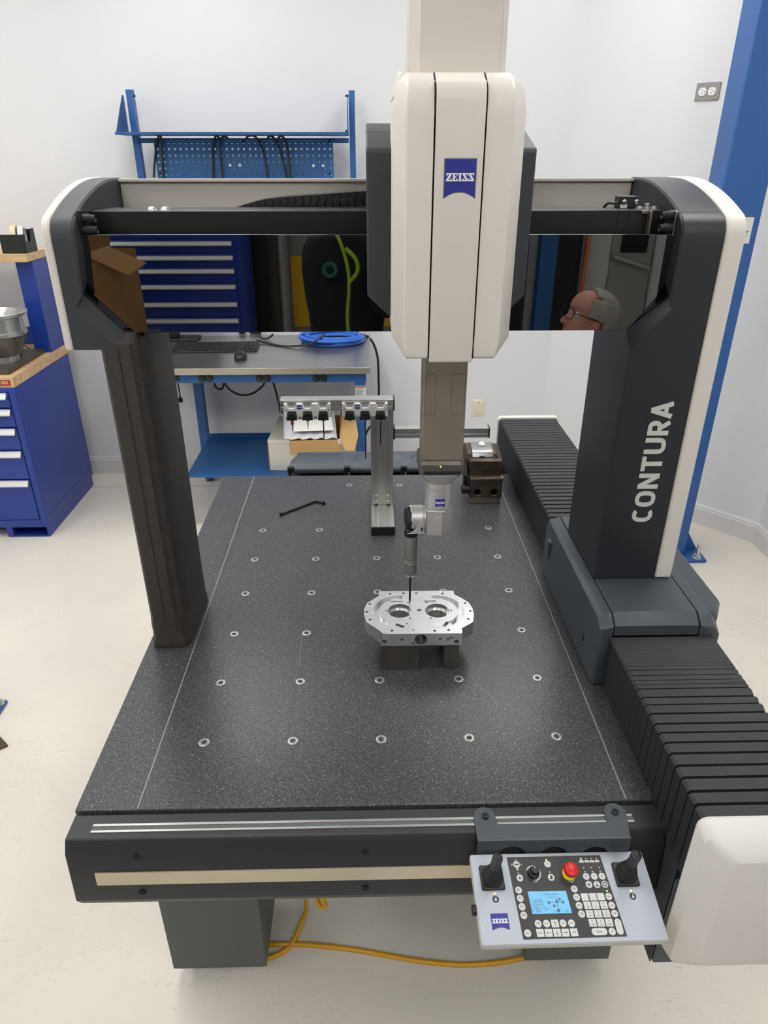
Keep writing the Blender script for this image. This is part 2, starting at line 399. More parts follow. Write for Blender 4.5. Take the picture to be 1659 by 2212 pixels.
def emblem(parent, M, w, h, bend=None, border=False):
    """M: centre of the shield, local x right, y up. bend: radius of a cylinder it wraps (axis local y)"""
    def wrap(bm):
        if bend:
            for v in bm.verts:
                a = v.co.x / bend; rr = bend + v.co.z
                v.co = Vector((rr * math.sin(a), v.co.y, rr * math.cos(a) - bend))
    n = 12
    lower = [(-w / 2 + w * i / n, -h / 2 + 0.16 * h * (1 - (2 * i / n - 1) ** 2)) for i in range(n + 1)]
    upper = [(w / 2 - w * i / n, h / 2) for i in range(n + 1)]
    bm = B()
    loft(bm, [[(x, y, 0) for x, y in lower + upper], [(x, y, 0.0005) for x, y in lower + upper]], cap=False)
    # strips so that it can bend
    for z in (0, 0.0005):
        for i in range(n):
            q = [lower[i], lower[i + 1], upper[n - i - 1], upper[n - i]]
            bm.faces.new([bm.verts.new((x, y, z)) for x, y in q])
    bmesh.ops.remove_doubles(bm, verts=bm.verts, dist=1e-6)
    wrap(bm)
    e = mk('emblem', bm, 'zeiss_blue', parent, smooth=False, M=M)
    if border:
        k = 1.05
        bm = B(); loft(bm, [[(x * k, y * k, -0.0003) for x, y in lower + upper], [(x * k, y * k, 0.0002) for x, y in lower + upper]]); wrap(bm)
        mk('emblem_border', bm, 'outlet_plate', e if parent is None else parent, smooth=False, M=M)
    adv = {'Z': 1.0, 'E': 1.0, 'I': .70, 'S': 1.0}
    tw = sum(adv[c] for c in 'ZEISS') - .05; s = w * 0.90 / tw; hh = w * 0.235
    x = 0.0; bm = B()
    for c in 'ZEISS':
        for poly in LETTERS[c]:
            loft(bm, [[(x + a, b, 0.0) for a, b in poly], [(x + a, b, 1.0) for a, b in poly]])
        x += adv[c]
    bm.normal_update(); bmesh.ops.triangulate(bm, faces=bm.faces)
    for v in bm.verts: v.co = Vector((-w * .45 + v.co.x * s, (v.co.y - .5) * hh + .04 * h, .0004 + v.co.z * .0006))
    wrap(bm)
    mk('lettering', bm, 'white_print', parent, smooth=False, M=M)
    return e

# ================================================================== the setting
XL, XR, YF, YB = -3.4, 1.92, -3.5, 3.09
KX = 1.03                                     # where the back wall turns 45 degrees
S('floor', simple('f', lambda bm: box(bm, XL - .1, XR + .1, YF - .1, YB + .1, -0.1, 0.0)), 'floor', smooth=False)
S('ceiling', simple('c', lambda bm: box(bm, XL - .1, XR + .1, YF - .1, YB + .1, CEIL_Z, CEIL_Z + .1)), 'ceiling', smooth=False)
S('wall_back', simple('w', lambda bm: prism(bm, [(XL - .1, YB), (KX, YB), (KX + .05, YB + .1), (XL - .1, YB + .1)], 'z', 0, CEIL_Z)), 'wall', smooth=False)
KY = 2.14
S('wall_corner', simple('w', lambda bm: prism(bm, [(KX, YB), (XR, KY), (XR + .1, KY + .05), (KX + .05, YB + .1)], 'z', 0, CEIL_Z)), 'wall', smooth=False)
S('wall_right', simple('w', lambda bm: prism(bm, [(XR, KY), (XR, YF), (XR + .1, YF), (XR + .1, KY + .05)], 'z', 0, CEIL_Z)), 'wall', smooth=False)
S('wall_left', simple('w', lambda bm: box(bm, XL - .1, XL, YF, YB, 0, CEIL_Z)), 'wall', smooth=False)
S('wall_front', simple('w', lambda bm: box(bm, XL - .1, XR + .1, YF - .1, YF, 0, CEIL_Z)), 'wall', smooth=False)
def baseboard(name, p, q):
    p, q = Vector(p), Vector(q); d = (q - p).normalized(); n = Vector((d.y, -d.x))
    if n.dot(Vector((0, 1)) - p) < 0: n = -n
    prof = [(0, 0), (.014, 0), (.014, .085), (.010, .092), (.010, .100), (.004, .108), (0, .110)]
    bm = B()
    loft(bm, [[(e.x + n.x * a, e.y + n.y * a, z) for a, z in prof] for e in (p, q)])
    S(name, bm, 'trim', smooth=False)
baseboard('baseboard_back', (XL, YB), (KX, YB)); baseboard('baseboard_corner', (KX, YB), (XR, KY)); baseboard('baseboard_right', (XR, KY), (XR, YF))
# floor control joints seen behind the machine
def joint(name, p, q, w=.004):
    p, q = Vector(p), Vector(q); d = (q - p).normalized(); n = Vector((-d.y, d.x)) * w / 2
    bm = B(); pts = [p - n, p + n, q + n, q - n]
    loft(bm, [[(a.x, a.y, -.001) for a in pts], [(a.x, a.y, .0006) for a in pts]])
    return S(name, bm, 'scribe', smooth=False)
mat('joint_dark', rgb(150, 146, 138), 0.8); MATS['scribe_floor'] = MATS['joint_dark']
j1 = joint('trim_1', (XL, px(230, 1052, z=0).y), (1.4, px(230, 1052, z=0).y)); j1.data.materials[0] = MATS['joint_dark']
# back wall blank plate and duplex outlet on the angled wall
t = T('blank_wall_plate', 'ivory blank wall plate low on the white back wall', 'wall plate', (.64, YB, .4))
bm = B()
p0, p1 = px(1019, 862, y=YB), px(1048, 900, y=YB)
xa, xb, za, zb = p0.x, p1.x - .006, p1.z, p0.z
loft(bm, [[(xa, YB - .0005, za), (xb, YB - .0005, za), (xb, YB - .0005, zb), (xa, YB - .0005, zb)], [(xa + .012, YB - .007, za + .012), (xb - .012, YB - .007, za + .012), (xb - .012, YB - .007, zb - .012), (xa + .012, YB - .007, zb - .012)]])
mk('plate', bm, 'ivory', t, .001)
for zz in (za + .02, zb - .02):
    bm = B(); cyl(bm, ((xa + xb) / 2, YB - .0065, zz), ((xa + xb) / 2, YB - .009, zz), .004, n=12); mk('screw', bm, 'steel', t)
dW = Vector((XR - KX, KY - YB, 0)).normalized(); nW = Vector((dW.y, -dW.x, 0))
if nW.y > 0: nW = -nW
def wallhit(u, v):
    a, b = (u - CX) / FPX, (v - CY) / FPX
    d = Vector([RM[0][i] * a + RM[1][i] * b + RM[2][i] for i in range(3)])
    o = Vector((KX, YB, 0)); return CP + d * ((o - CP).dot(nW) / d.dot(nW))
oc = (wallhit(1508, 179) + wallhit(1551, 217)) / 2
ow = (wallhit(1558, 180) - wallhit(1505, 180)).length; oh = wallhit(1528, 178).z - wallhit(1528, 217).z
MO = plane_M(oc + nW * .0008, dW, (0, 0, 1))
t = T('wall_outlet', 'white duplex outlet set sideways in a grey steel plate', 'outlet', M=MO)
bm = B(); loft(bm, [[(x, y, 0) for x, y in rrect(-ow / 2, ow / 2, -oh / 2, oh / 2, .004)], [(x * .95, y * .93, .006) for x, y in rrect(-ow / 2, ow / 2, -oh / 2, oh / 2, .004)]])
mk('plate', bm, 'outlet_plate', t, M=MO)
for sx in (-1, 1):
    bm = B(); r = .017
    pts = [(sx * .021 + x, y) for x, y in arc(0, 0, r * 1.0, -60, 60, 6) + arc(0, 0, r, 120, 240, 6)]
    loft(bm, [[(x, y * 1.05, .005) for x, y in pts], [(x, y * 1.05, .009) for x, y in pts]])
    f = mk('socket_face', bm, 'outlet_white', t, M=MO)
    for (a, b, w2, h2) in ((sx * .021 - .002, .007, .007, .002), (sx * .021 - .002, -.006, .008, .002)):
        bm = B(); box(bm, a - w2 / 2, a + w2 / 2, b - h2 / 2, b + h2 / 2, .0085, .0094); mk('slot', bm, 'black_matt', f, M=MO)
    bm = B(); cyl(bm, (sx * .021 + .009, 0, .0085), (sx * .021 + .009, 0, .0094), .0025, n=10); mk('slot', bm, 'black_matt', f, M=MO)

# ceiling panels: real luminaires that light the room
for i, (lx, ly, where) in enumerate(LAMPS):
    t = T('ceiling_light', 'flat white LED ceiling panel ' + where, 'ceiling light', (lx, ly, CEIL_Z), 'ceiling light panels')
    fr = B(); w2, h2 = .31, .61
    for a in ((-w2, w2, -h2, -h2 + .025), (-w2, w2, h2 - .025, h2), (-w2, -w2 + .025, -h2 + .025, h2 - .025), (w2 - .025, w2, -h2 + .025, h2 - .025)):
        box(fr, lx + a[0], lx + a[1], ly + a[2], ly + a[3], CEIL_Z - .03, CEIL_Z - .001)
    mk('frame', fr, 'lamp_frame', t)
    bm = B(); box(bm, lx - w2 + .026, lx + w2 - .026, ly - h2 + .026, ly + h2 - .026, CEIL_Z - .022, CEIL_Z - .012)
    mk('diffuser', bm, 'lamp', t, smooth=False)

# ================================================================== measuring table
G = 0.85
TAB = T('measuring_table', 'dark granite measuring table of the machine with threaded inserts on grey pedestals', 'measuring table', (0, .45, 0))
bxo('granite_slab', (-.468, .57, -.1346, 1.105, .66, G), 'granite', TAB, .002)
for x in (-.3735, .3755):
    bm = B(); box(bm, x - .0009, x + .0009, -.132, 1.10, G - .001, G + .0003); mk('scribed_line', bm, 'scribe', TAB, smooth=False)
def insert_meshes():
    bm = B(); lathe(bm, (0, 0, 0), (0, 0, 1), [(-.001, .0092), (.0008, .0092), (.0012, .0084), (.0008, .0052), (.0004, .0052)], 24)
    ring = mesh_of(bm, 'threaded_insert', 'insert_ring')
    bm = B(); cyl(bm, (0, 0, .0004), (0, 0, .0009), .0049, n=16); h = mesh_of(bm, 'bore', 'adapter')
    bm = B(); box(bm, -.0042, .0042, -.0009, .0009, .0008, .00115); s = mesh_of(bm, 'slot', 'black_matt')
    return ring, h, s
rg, bo, sl = insert_meshes()
spots = [((c - 2) * .15, r * .15) for r in range(6) for c in range(5) if (c, r) not in ((2, 2), (3, 2), (2, 5), (3, 5))]
spots += [tuple(px(755, 1048, z=G)[:2]), tuple(px(863, 1048, z=G)[:2])]
for x, y in spots:
    M = Matrix.Translation((x, y, G))
    o = put('threaded_insert', rg, TAB, M); put('bore', bo, o, M); put('slot', sl, o, M @ Matrix.Rotation(random.uniform(0, 3), 4, 'Z'))
for pts in ([(652, 1372), (650, 1400), (646, 1438)], [(1022, 1474), (1045, 1488), (1062, 1506), (1074, 1526)], [(1000, 1478), (1018, 1490), (1030, 1504)]):
    q_ = [px(u, v, z=G) for u, v in pts]; bm = B(); tube(bm, smoothpath(q_, 5), .0004, 5); mk('scratch', bm, 'scribe', TAB)
# front fascia
prof = [(-.138, .846), (-.181, .846), (-.192, .827), (-.199, .731), (-.187, .708), (-.138, .708)]
bm = B(); prism(bm, prof, 'x', -.466, .418); mk('front_panel', bm, 'panel_black', TAB, .0025, 3)
bxo('rail_slot', (-.432, .376, -.1675, -.1605, .8455, .8466), 'pedestal', TAB, 0)
for y0, y1 in ((-.1605, -.1565), (-.1712, -.1675)):
    bxo('rail_edge', (-.432, .376, y0, y1, .8455, .8476), 'alu', TAB, .0004)
def on_face(z): return -.192 - (.827 - z) / (.827 - .731) * .007
bm = B(); za, zb = .7655, .7905
loft(bm, [[(-.4275, on_face(za) - .0002, za), (.30, on_face(za) - .0002, za), (.30, on_face(zb) - .0002, zb), (-.4275, on_face(zb) - .0002, zb)],
          [(-.4275, on_face(za) - .0018, za), (.30, on_face(za) - .0018, za), (.30, on_face(zb) - .0018, zb), (-.4275, on_face(zb) - .0018, zb)]])
mk('trim_strip', bm, 'beige_strip', TAB, smooth=False)
for x, z in ((-.362, .821), (-.363, .748), (-.027, .821), (-.028, .747)):
    bm = B(); cyl(bm, (x, on_face(z) + .002, z), (x, on_face(z) - .0012, z), .0055, n=18); o = mk('screw_plug', bm, 'black_matt', TAB)
    bm = B(); cyl(bm, (x, on_face(z) - .0010, z), (x, on_face(z) - .0015, z), .0038, n=6); mk('hex_socket', bm, 'black_matt', o)
bxo('lower_frame', (-.44, .56, .02, 1.07, .56, .66), 'panel_black', TAB, .004)
for x0, x1 in ((-.483, -.267), (.335, .535)):
    bxo('pedestal', (x0, x1, .088, .30, .052, .56), 'pedestal', TAB, .003)
    bxo('pedestal', (x0, x1, .72, .95, .052, .56), 'pedestal', TAB, .003)
    for y in (.18, .84):
        xm = (x0 + x1) / 2
        bm = B(); lathe(bm, (xm + .01, y, 0), (0, 0, 1), [(0, .035), (.012, .035), (.018, .02), (.052, .02)], 24); mk('levelling_foot', bm, 'black_plastic', TAB)
# guide beam on the right that carries the bellows
bxo('guide_beam', (.43, .565, -.21, 1.30, .70, .8515), 'panel_black', TAB, .003)
bxo('guide_apron', (.422, .60, -.235, -.205, .60, .80), 'carriage_grey', TAB, .004)
bm = B(); prism(bm, [(.419, .60), (.4205, .60), (.4205, .845), (.419, .845)], 'y', -.232, -.19); mk('side_plate', bm, 'anthracite', TAB, .0005)

# bellows: every fold its own piece
def bellows(name, ys, label, x0=.415, x1=.605, zt=.962, zb=.853, zbr=.76, d=.019, pl=.80):
    root = bpy.data.objects.new(name, None); C.objects.link(root); root.parent = TAB; root.matrix_parent_inverse = ROOTM[TAB.name].inverted(); root['label'] = label
    root.location = (0, 0, 0)
    for a, b in zip(ys, ys[1:]):
        w = abs(b - a); far, near = max(a, b), min(a, b)
        dd = min(d, w * 1.0 + .003)
        def U(y, off):
            i = off
            zb2 = zb if y > -.13 else .835
            return [(x0 + i, y, zb2), (x0 + i, y, zt - i - .004), (x0 + i + .004, y, zt - i), (x1 - i - .004, y, zt - i), (x1 - i, y, zt - i - .004), (x1 - i, y, zbr)]
        bm = B()
        loft(bm, [U(far, dd), U(far - w * .10, 0), U(far - w * .14, 0), U(far - w * pl, dd * .12), U(near + w * .04, dd)], close=False, cap=False)
        mk('bellows_fold', bm, 'bellows', root, ang=20)
    return root
fy = [.126, .121, .116, .111, .106, .101, .096, .091, .086, .081, .0755, .070, .0645, .059, .053, .046, .036, .022, .010, .0, -.010, -.031, -.047, -.067, -.089, -.107, -.127, -.148, -.171, -.192, -.216, -.237, -.262]
bellows('near_bellows', fy, 'black fabric bellows nearest the camera')
n = 34
ry = [.545 + (1.295 - .545) * (i / n) ** 0.97 for i in range(n + 1)]
bellows('far_bellows', ry, 'black fabric bellows behind the column', pl=.62)
# white end caps of the bellows
bm = B()
def capring(y, gx0, gz1, gz0, r, x1=.63):
    pts = arc(gx0 + r, gz1 - r, r, 180, 90, 5) + arc(x1 - r, gz1 - r, r, 90, 0, 5) + arc(x1 - r, gz0 + r, r, 0, -90, 5) + arc(gx0 + r, gz0 + r, r, 270, 180, 5)
    return [(x, y, z) for x, z in pts]
loft(bm, [capring(-.263, .407, .970, .695, .014), capring(-.268, .405, .972, .692, .016), capring(-.286, .411, .960, .690, .016), capring(-.303, .438, .938, .712, .012, .61), capring(-.305, .442, .934, .716, .010, .605)])
mk('bellows_end_cap', bm, 'cap_white', TAB, ang=25)['label'] = 'large white end cap in the lower right corner'
bm = B(); loft(bm, [capring(1.295, .410, .968, .60, .014, .612), capring(1.315, .410, .968, .60, .014, .612)]); mk('bellows_end_cap', bm, 'cap_white', TAB, .002)

# ================================================================== bridge
BR = T('measuring_bridge', 'moving bridge with granite-look leg, black mirror cover and lettered black column', 'bridge', (0, .4, G))
# left leg
bm = B()
def legring(z, k=0.0):
    return [(x, y, z) for x, y in ((-.452 - k, .267 - k), (-.446 - k, .2605 - k), (-.404 - k * .5, .2605 - k), (-.3985, .268), (-.396, .292), (-.389, .300), (-.384 + k * .3, .312), (-.384 + k * .3, .43), (-.452 - k, .43))]
def legring2(z, k):
    return [(x, y, z) for x, y in ((-.452 - k, .267 - k), (-.446 - k, .2605 - k), (-.404, .2605 - k), (-.394 + k, .2625 - k), (-.388 + k, .275 - k), (-.386 + k, .29), (-.384 + k, .312), (-.384 + k, .43), (-.452 - k, .43))]
loft(bm, [legring2(G + .001, .0035), legring2(G + .016, .0035), legring2(G + .021, .001), legring2(G + .055, .001), legring(G + .075), legring(1.462), [(x, y + .004 + (.02 if y < .3 else 0), 1.476) for x, y, z in legring(0)]])
mk('bridge_leg', bm, 'leg_coat', BR, ang=30)
bm = B(); box(bm, -.4236, -.4222, .2598, .2612, G + .02, 1.458); mk('leg_seam', bm, 'seam', BR, smooth=False)
# carriage under the column
CAR = B()
def carring(x, zt, y0, y1, ch):
    return [(x, y0, .853), (x, y1, .853), (x, y1, zt - ch), (x, y1 - ch, zt), (x, y0 + ch * 1.25, zt), (x, y0, zt - ch * .85)]
bm = B(); loft(bm, [carring(.395, .990, .130, .540, .016), carring(.399, .993, .126, .542, .017), carring(.4195, 1.000, .126, .544, .018)]); mk('carriage_side', bm, 'carriage_grey', BR, .0015)
bm = B(); loft(bm, [carring(.4215, 1.000, .128, .543, .018), carring(.5745, 1.000, .128, .543, .018)])
for v in bm.verts:
    if v.co.z < .9 and v.co.y < .3: v.co.z = .963
    elif v.co.z < .9: v.co.z = .963
mk('carriage_hood', bm, 'carriage_grey', BR, .0012)
bm = B(); loft(bm, [carring(.5765, 1.000, .126, .544, .018), carring(.600, .996, .126, .544, .017), carring(.616, .975, .130, .542, .016)])
for v in bm.verts:
    if v.co.z < .9: v.co.z = .74
mk('carriage_side', bm, 'carriage_grey', BR, .0015)
bm = B()
mo = lambda z, k: [(.6165, .24 + k, z), (.672 - k, .24 + k, z), (.70 - k, .29, z), (.70 - k, .50, z), (.66 - k, .56 - k, z), (.6165, .56 - k, z)]
loft(bm, [mo(.72, .006), mo(.918, 0), mo(.93, .008)]); mk('drive_cover', bm, 'carriage_grey', BR, .003)
for x, y, z in ((.3952, .50, .93), (.3952, .20, .905)):
    bxo('screw_slot', (x - .0008, x, y - .003, y + .003, z - .008, z + .008), 'black_matt', BR, 0)
bm = B(); loft(bm, [[(.3955, .475, .96), (.3955, .500, .96), (.3955, .505, .905), (.3955, .488, .905)], [(.388, .480, .957), (.388, .498, .957), (.392, .502, .907), (.392, .490, .907)]])
mk('grip_lug', bm, 'carriage_grey', BR, .001)
# right column and the end caps
def cap_profile(grow=0.0, y1=.53, zb=1.455):
    g = grow
    top = [(.26 - g, 1.622)] + [(.26 - g + .030 - .030 * math.cos(R(a)), 1.622 + g + .034 * math.sin(R(a))) for a in (15, 30, 45, 58, 70)]
    a0 = top[-1]
    for i in range(1, 9):
        tt = i / 8; yy = a0[0] + (.49 - a0[0]) * tt
        top.append((yy, a0[1] + (1.700 + g - a0[1]) * (1 - (1 - tt) ** 1.9)))
    return [(y1, zb), (.26 - g, zb)] + top + [(y1, 1.700 + g)]
def prism_x(profile, x0, x1, material, name, bev=.003):
    bm = B(); prism(bm, profile, 'x', x0, x1); return mk(name, bm, material, BR, bev, 3)
def cap_block(name, xi, xo, front, back, material, zmid=1.600):
    """lower body lofted from the front outline to the chamfered outline behind it, upper body with the arched profile"""
    s_ = 1 if xo > xi else -1
    bm = B(); m_ = [sum(p[0] for p in front) / len(front), sum(p[1] for p in front) / len(front)]
    ins = [(x + (.003 * s_ if abs(x - xo) > .02 else -.0) if z > front[0][1] + .001 else x, z) for x, z in front]
    loft(bm, [[(x, .2600, z) for x, z in ins], [(x, .2630, z) for x, z in front], [(x, .287, z) for x, z in back], [(x, .452, z) for x, z in back]])
    pf = [(y, z) for y, z in cap_profile(0, .53, zmid)]
    pi = [(y + (.003 if y < .30 else .0), z - (.003 if z > zmid + .01 else 0)) for y, z in pf]
    loft(bm, [[(xi, y, z) for y, z in pi], [(xi + .003 * s_, y, z) for y, z in pf], [(xo, y, z) for y, z in pf]])
    bm2 = bm
    return mk(name, bm2, material, BR, ang=22)
fa, fb = px(1465.7, 665.9, y=.26), px(1359, 756.6, y=.26); ka, kb = px(1457, 632.7, y=.287), px(1352, 714.7, y=.287)
xi = .470
F = [(.4185, 1.0012), (.5365, 1.0012), (.5365, 1.600), (xi, 1.600), (xi, fa.z + .012), (xi + .004, fa.z), (.4185, fb.z)]
K = [(.4185, 1.0012), (.5365, 1.0012), (.5365, 1.600), (xi, 1.600), (xi, ka.z + .012), (ka.x, ka.z), (kb.x, kb.z)]
cap_block('bridge_column', xi, .5365, F, K, 'column_black')
prism_x(cap_profile(.001, .532, 1.0012), .5385, .5705, 'shell_white', 'end_cover', .004)
bxo('cover_gap', (.5363, .5387, .2625, .52, 1.0012, 1.62), 'seam', BR, 0)
# left end cap
fa, fb = px(164, 666, y=.26), px(251.5, 750, y=.26); k1, k2, k3, k4 = px(172, 630, y=.287), px(253, 698, y=.287), px(279, 728, y=.287), px(278, 752, y=.287)
F = [(-.4925, 1.4535), (-.4925, 1.600), (-.459, 1.600), (-.464, fa.z + .014), (fa.x, fa.z), (fb.x, fb.z), (fb.x + .003, 1.4535)]
K = [(-.4925, 1.4535), (-.4925, 1.600), (-.459, 1.600), (-.464, k1.z + .012), (k1.x, k1.z), (k3.x, k3.z), (k3.x - .001, 1.4535)]
cap_block('end_cap', -.459, -.4925, F, K, 'anthracite')
prism_x(cap_profile(.001, .532, 1.4525), -.5075, -.494, 'shell_white', 'end_cover', .004)
bxo('cap_joint', (.474, .5367, .2855, .2868, 1.640, 1.6566), 'seam', BR, 0)
# mirror cover, core bar, rear cover
bm = B()
cov = [(-.4667, 1.626), (-.4667, 1.545), (-.400, 1.474), (.420, 1.474), (.472, 1.545), (.472, 1.624)]
prism(bm, cov, 'y', .290, .2945); mk('mirror_cover', bm, 'cover_mirror', BR, .0008)['label'] = 'glossy black cover that mirrors the room'
bxo('core_bar', (-.4575, .468, .335, .425, 1.49, 1.6565), 'bar_black', BR, .0015)
bxo('core_ledge', (-.455, .463, .298, .335, 1.48, 1.612), 'anthracite', BR, .001)
for x in (.392, .409):
    bxo('bar_joint', (x - .0006, x + .0006, .3345, .3352, 1.612, 1.656), 'black_matt', BR, 0)
bxo('rear_cover', (-.459, .470, .515, .521, 1.46, 1.697), 'rear_panel', BR, .0015)
bxo('rear_lip', (-.459, .470, .508, .515, 1.693, 1.6985), 'rear_panel', BR, .001)
# stop buffers on both inner cap faces, angle bracket, screws on the bar
for x0, x1, y, z in ((-.459, -.436, .300, 1.648), (-.459, -.434, .296, 1.632), (.470, .450, .302, 1.651), (.470, .447, .296, 1.633)):
    bm = B(); lathe(bm, (x0, y, z), (1 if x1 > x0 else -1, 0, 0), [(0, .0065), (abs(x1 - x0) * .7, .0065), (abs(x1 - x0) * .75, .0055), (abs(x1 - x0), .0055), (abs(x1 - x0) - .002, .003)], 18); mk('stop_buffer', bm, 'rubber', BR)
bxo('buffer_plate', (.4665, .4695, .288, .314, 1.622, 1.658), 'steel', BR, .0006)
bxo('buffer_plate', (-.4585, -.4555, .286, .312, 1.622, 1.66), 'black_plastic', BR, .0006)
bm = B(); box(bm, .4385, .4415, .318, .333, 1.60, 1.656); box(bm, .428, .4385, .330, .333, 1.651, 1.656); mk('angle_bracket', bm, 'steel_ground', BR, .0006)
for u in (328, 357):
    p = px(u, 452, y=.36); bm = B(); lathe(bm, (p.x, .36, 1.6565), (0, 0, 1), [(0, .009), (.002, .0085), (.0045, .005), (.005, .001)], 16); mk('screw_head', bm, 'zinc', BR)
for u, h in ((1381, .004), (1397, .008), (1412, .004)):
    p = px(u, 452, y=.36); bm = B(); lathe(bm, (p.x, .36, 1.6565), (0, 0, 1), [(0, .008), (.0015, .008), (.002, .005), (h, .0048), (h + .0005, .002)], 16); mk('screw_head', bm, 'zinc', BR)
# encoder box with short cable on the bar
pa, pb = px(1331, 452, y=.39), px(1374, 423, y=.39)
e = bxo('encoder_box', (pa.x, pb.x, .375, .405, 1.6568, pb.z), 'black_plastic', BR, .0012)
bxo('rating_label', (pa.x + .001, pa.x + .012, .3738, .3752, 1.657, 1.663), 'paper', e, 0)
for x in (pa.x + .006, pb.x - .004):
    bm = B(); lathe(bm, (x, .376, pb.z - .008), (0, -1, 0), [(0, .004), (.005, .004), (.006, .0025)], 12); mk('clamp_screw', bm, 'steel', e)
bm = B(); tube(bm, smoothpath([(pa.x + .002, .382, pb.z - .009), (pa.x - .008, .38, pb.z - .011), (pa.x - .016, .385, 1.664), (pa.x - .020, .395, 1.657)], 5), .0022, 8); mk('encoder_cable', bm, 'cable_black', e)
# column lettering, running upwards
pc, pa_ = px(1374, 1127, y=.2595), px(1465, 867, y=.2595)
zc, zt_ = px(1396, 1127, y=.2595).z, px(1440, 867, y=.2595).z
xl, xr = px(1366, 1105, y=.2595).x, px(1412, 1105, y=.2595).x
def strip(bm, pts, t, z1=.0006, closed=False):
    """flat stroke of width t along a 2D polyline"""
    strip.k = getattr(strip, 'k', 0) + 1; z1 += (strip.k % 7) * .00007; n = len(pts); L_, R_ = [], []
    for k in range(n):
        p = Vector(pts[k]); a = Vector(pts[k - 1]) if (k > 0 or closed) else p; b = Vector(pts[(k + 1) % n]) if (k < n - 1 or closed) else p
        d1 = (p - a).normalized() if (p - a).length > 1e-9 else (b - p).normalized(); d2 = (b - p).normalized() if (b - p).length > 1e-9 else d1
        n1, n2 = Vector((-d1.y, d1.x)), Vector((-d2.y, d2.x)); m = (n1 + n2); m = m / max(m.length_squared, .5) * 2 * .5 * 1.0
        m = (n1 + n2).normalized(); m = m / max(m.dot(n1), .5)
        L_.append(p + m * t / 2); R_.append(p - m * t / 2)
    rng = range(n if closed else n - 1)
    for k in rng:
        q = [R_[k], R_[(k + 1) % n], L_[(k + 1) % n], L_[k]]
        loft(bm, [[(a.x, a.y, 0) for a in q], [(a.x, a.y, z1) for a in q]])
def sell(cx_, cy_, rx, ry, a0, a1, n=16, e=.78):
    out = []
    for k in range(n + 1):
        a = R(a0 + (a1 - a0) * k / n); c, s2 = math.cos(a), math.sin(a)
        out.append((cx_ + rx * math.copysign(abs(c) ** e, c), cy_ + ry * math.copysign(abs(s2) ** e, s2)))
    return out
bm = B(); t = .20; x = 0.0
def seg(*pts): strip(bm, [(x + a, b) for a, b in pts], t)
strip(bm, [(x + a, b) for a, b in sell(.36, .5, .26, .40, 52, 308, 20)], t); x += .76           # C
strip(bm, [(x + a, b) for a, b in sell(.38, .5, .28, .40, 0, 345, 23)], t, closed=True); x += .88   # O
seg((.10, 0), (.10, 1)); seg((.62, 0), (.62, 1)); seg((.12, .93), (.60, .07)); x += .84          # N
seg((.34, 0), (.34, .9)); seg((.0, .9), (.68, .9)); x += .80                                     # T
strip(bm, [(x + .10, 1)] + [(x + a, b) for a, b in sell(.36, .36, .26, .26, 180, 360, 14)] + [(x + .62, 1)], t); x += .84   # U
seg((.10, 0), (.10, 1)); strip(bm, [(x + .08, .9)] + [(x + a, b) for a, b in sell(.34, .675, .20, .225, 90, -90, 10)] + [(x + .08, .45)], t); seg((.30, .46), (.58, -.0)); x += .76   # R
seg((.07, 0), (.35, .99)); seg((.63, 0), (.35, .99)); seg((.16, .29), (.54, .29)); x += .70        # A
xs = [v.co.x for v in bm.verts]; ysv = [v.co.y for v in bm.verts]
fx = (zt_ - zc) / (max(xs) - min(xs)); fyv = (xr - xl) / (max(ysv) - min(ysv)); mx0, my0 = min(xs), min(ysv)
for v in bm.verts: v.co.x = (v.co.x - mx0) * fx; v.co.y = (v.co.y - my0) * fyv
mk('column_lettering', bm, 'text_grey', BR, smooth=False, M=plane_M((xr, .2597, zc), (0, 0, 1), (-1, 0, 0)))

# cable chain behind the bar: every link a part
t = T('cable_chain', 'black segmented cable chain lying behind the bar of the bridge', 'cable chain', (-.1, .46, 1.65))
path = [(px(520 - 8, 455, y=.462).x, 1.655), (px(560, 430, y=.462).x, 1.666), (px(600, 424, y=.462).x, 1.671), (px(700, 414, y=.462).x, 1.6765), (px(790, 406, y=.462).x, 1.681), (.04, 1.683), (.10, 1.683)]
pts = smoothpath([(x, .462, z) for x, z in path], 6)
L = 0; cum = [0]
for a, b in zip(pts, pts[1:]): L += (b - a).length; cum.append(L)
NL = 26
for i in range(NL):
    s0, s1 = L * i / NL, L * (i + .93) / NL
    def atl(s):
        for k in range(len(cum) - 1):
            if cum[k + 1] >= s: return pts[k].lerp(pts[k + 1], (s - cum[k]) / (cum[k + 1] - cum[k] + 1e-9))
        return pts[-1]
    a, b = atl(s0), atl(s1); d = (b - a).normalized(); nn = Vector((-d.z, 0, d.x)); nn = nn if nn.z > 0 else -nn
    bm = B()
    h = .026
    prof = [a, b, b - nn * h * .35 + d * .003, b - nn * h * .6 - d * .002, b - nn * h, a - nn * h, a - nn * h * .6 - d * .002, a - nn * h * .35 + d * .003]
    loft(bm, [[(p.x, .437, p.z) for p in prof], [(p.x, .487, p.z) for p in prof]])
    o = mk('chain_link', bm, 'chain_black', t, .0008)
    m_ = (a + b) / 2
    bm = B(); cyl(bm, (m_.x - nn.x * .013, .4375, m_.z - nn.z * .013), (m_.x - nn.x * .013, .4355, m_.z - nn.z * .013), .0042, n=12); mk('link_pin', bm, 'black_plastic', o)

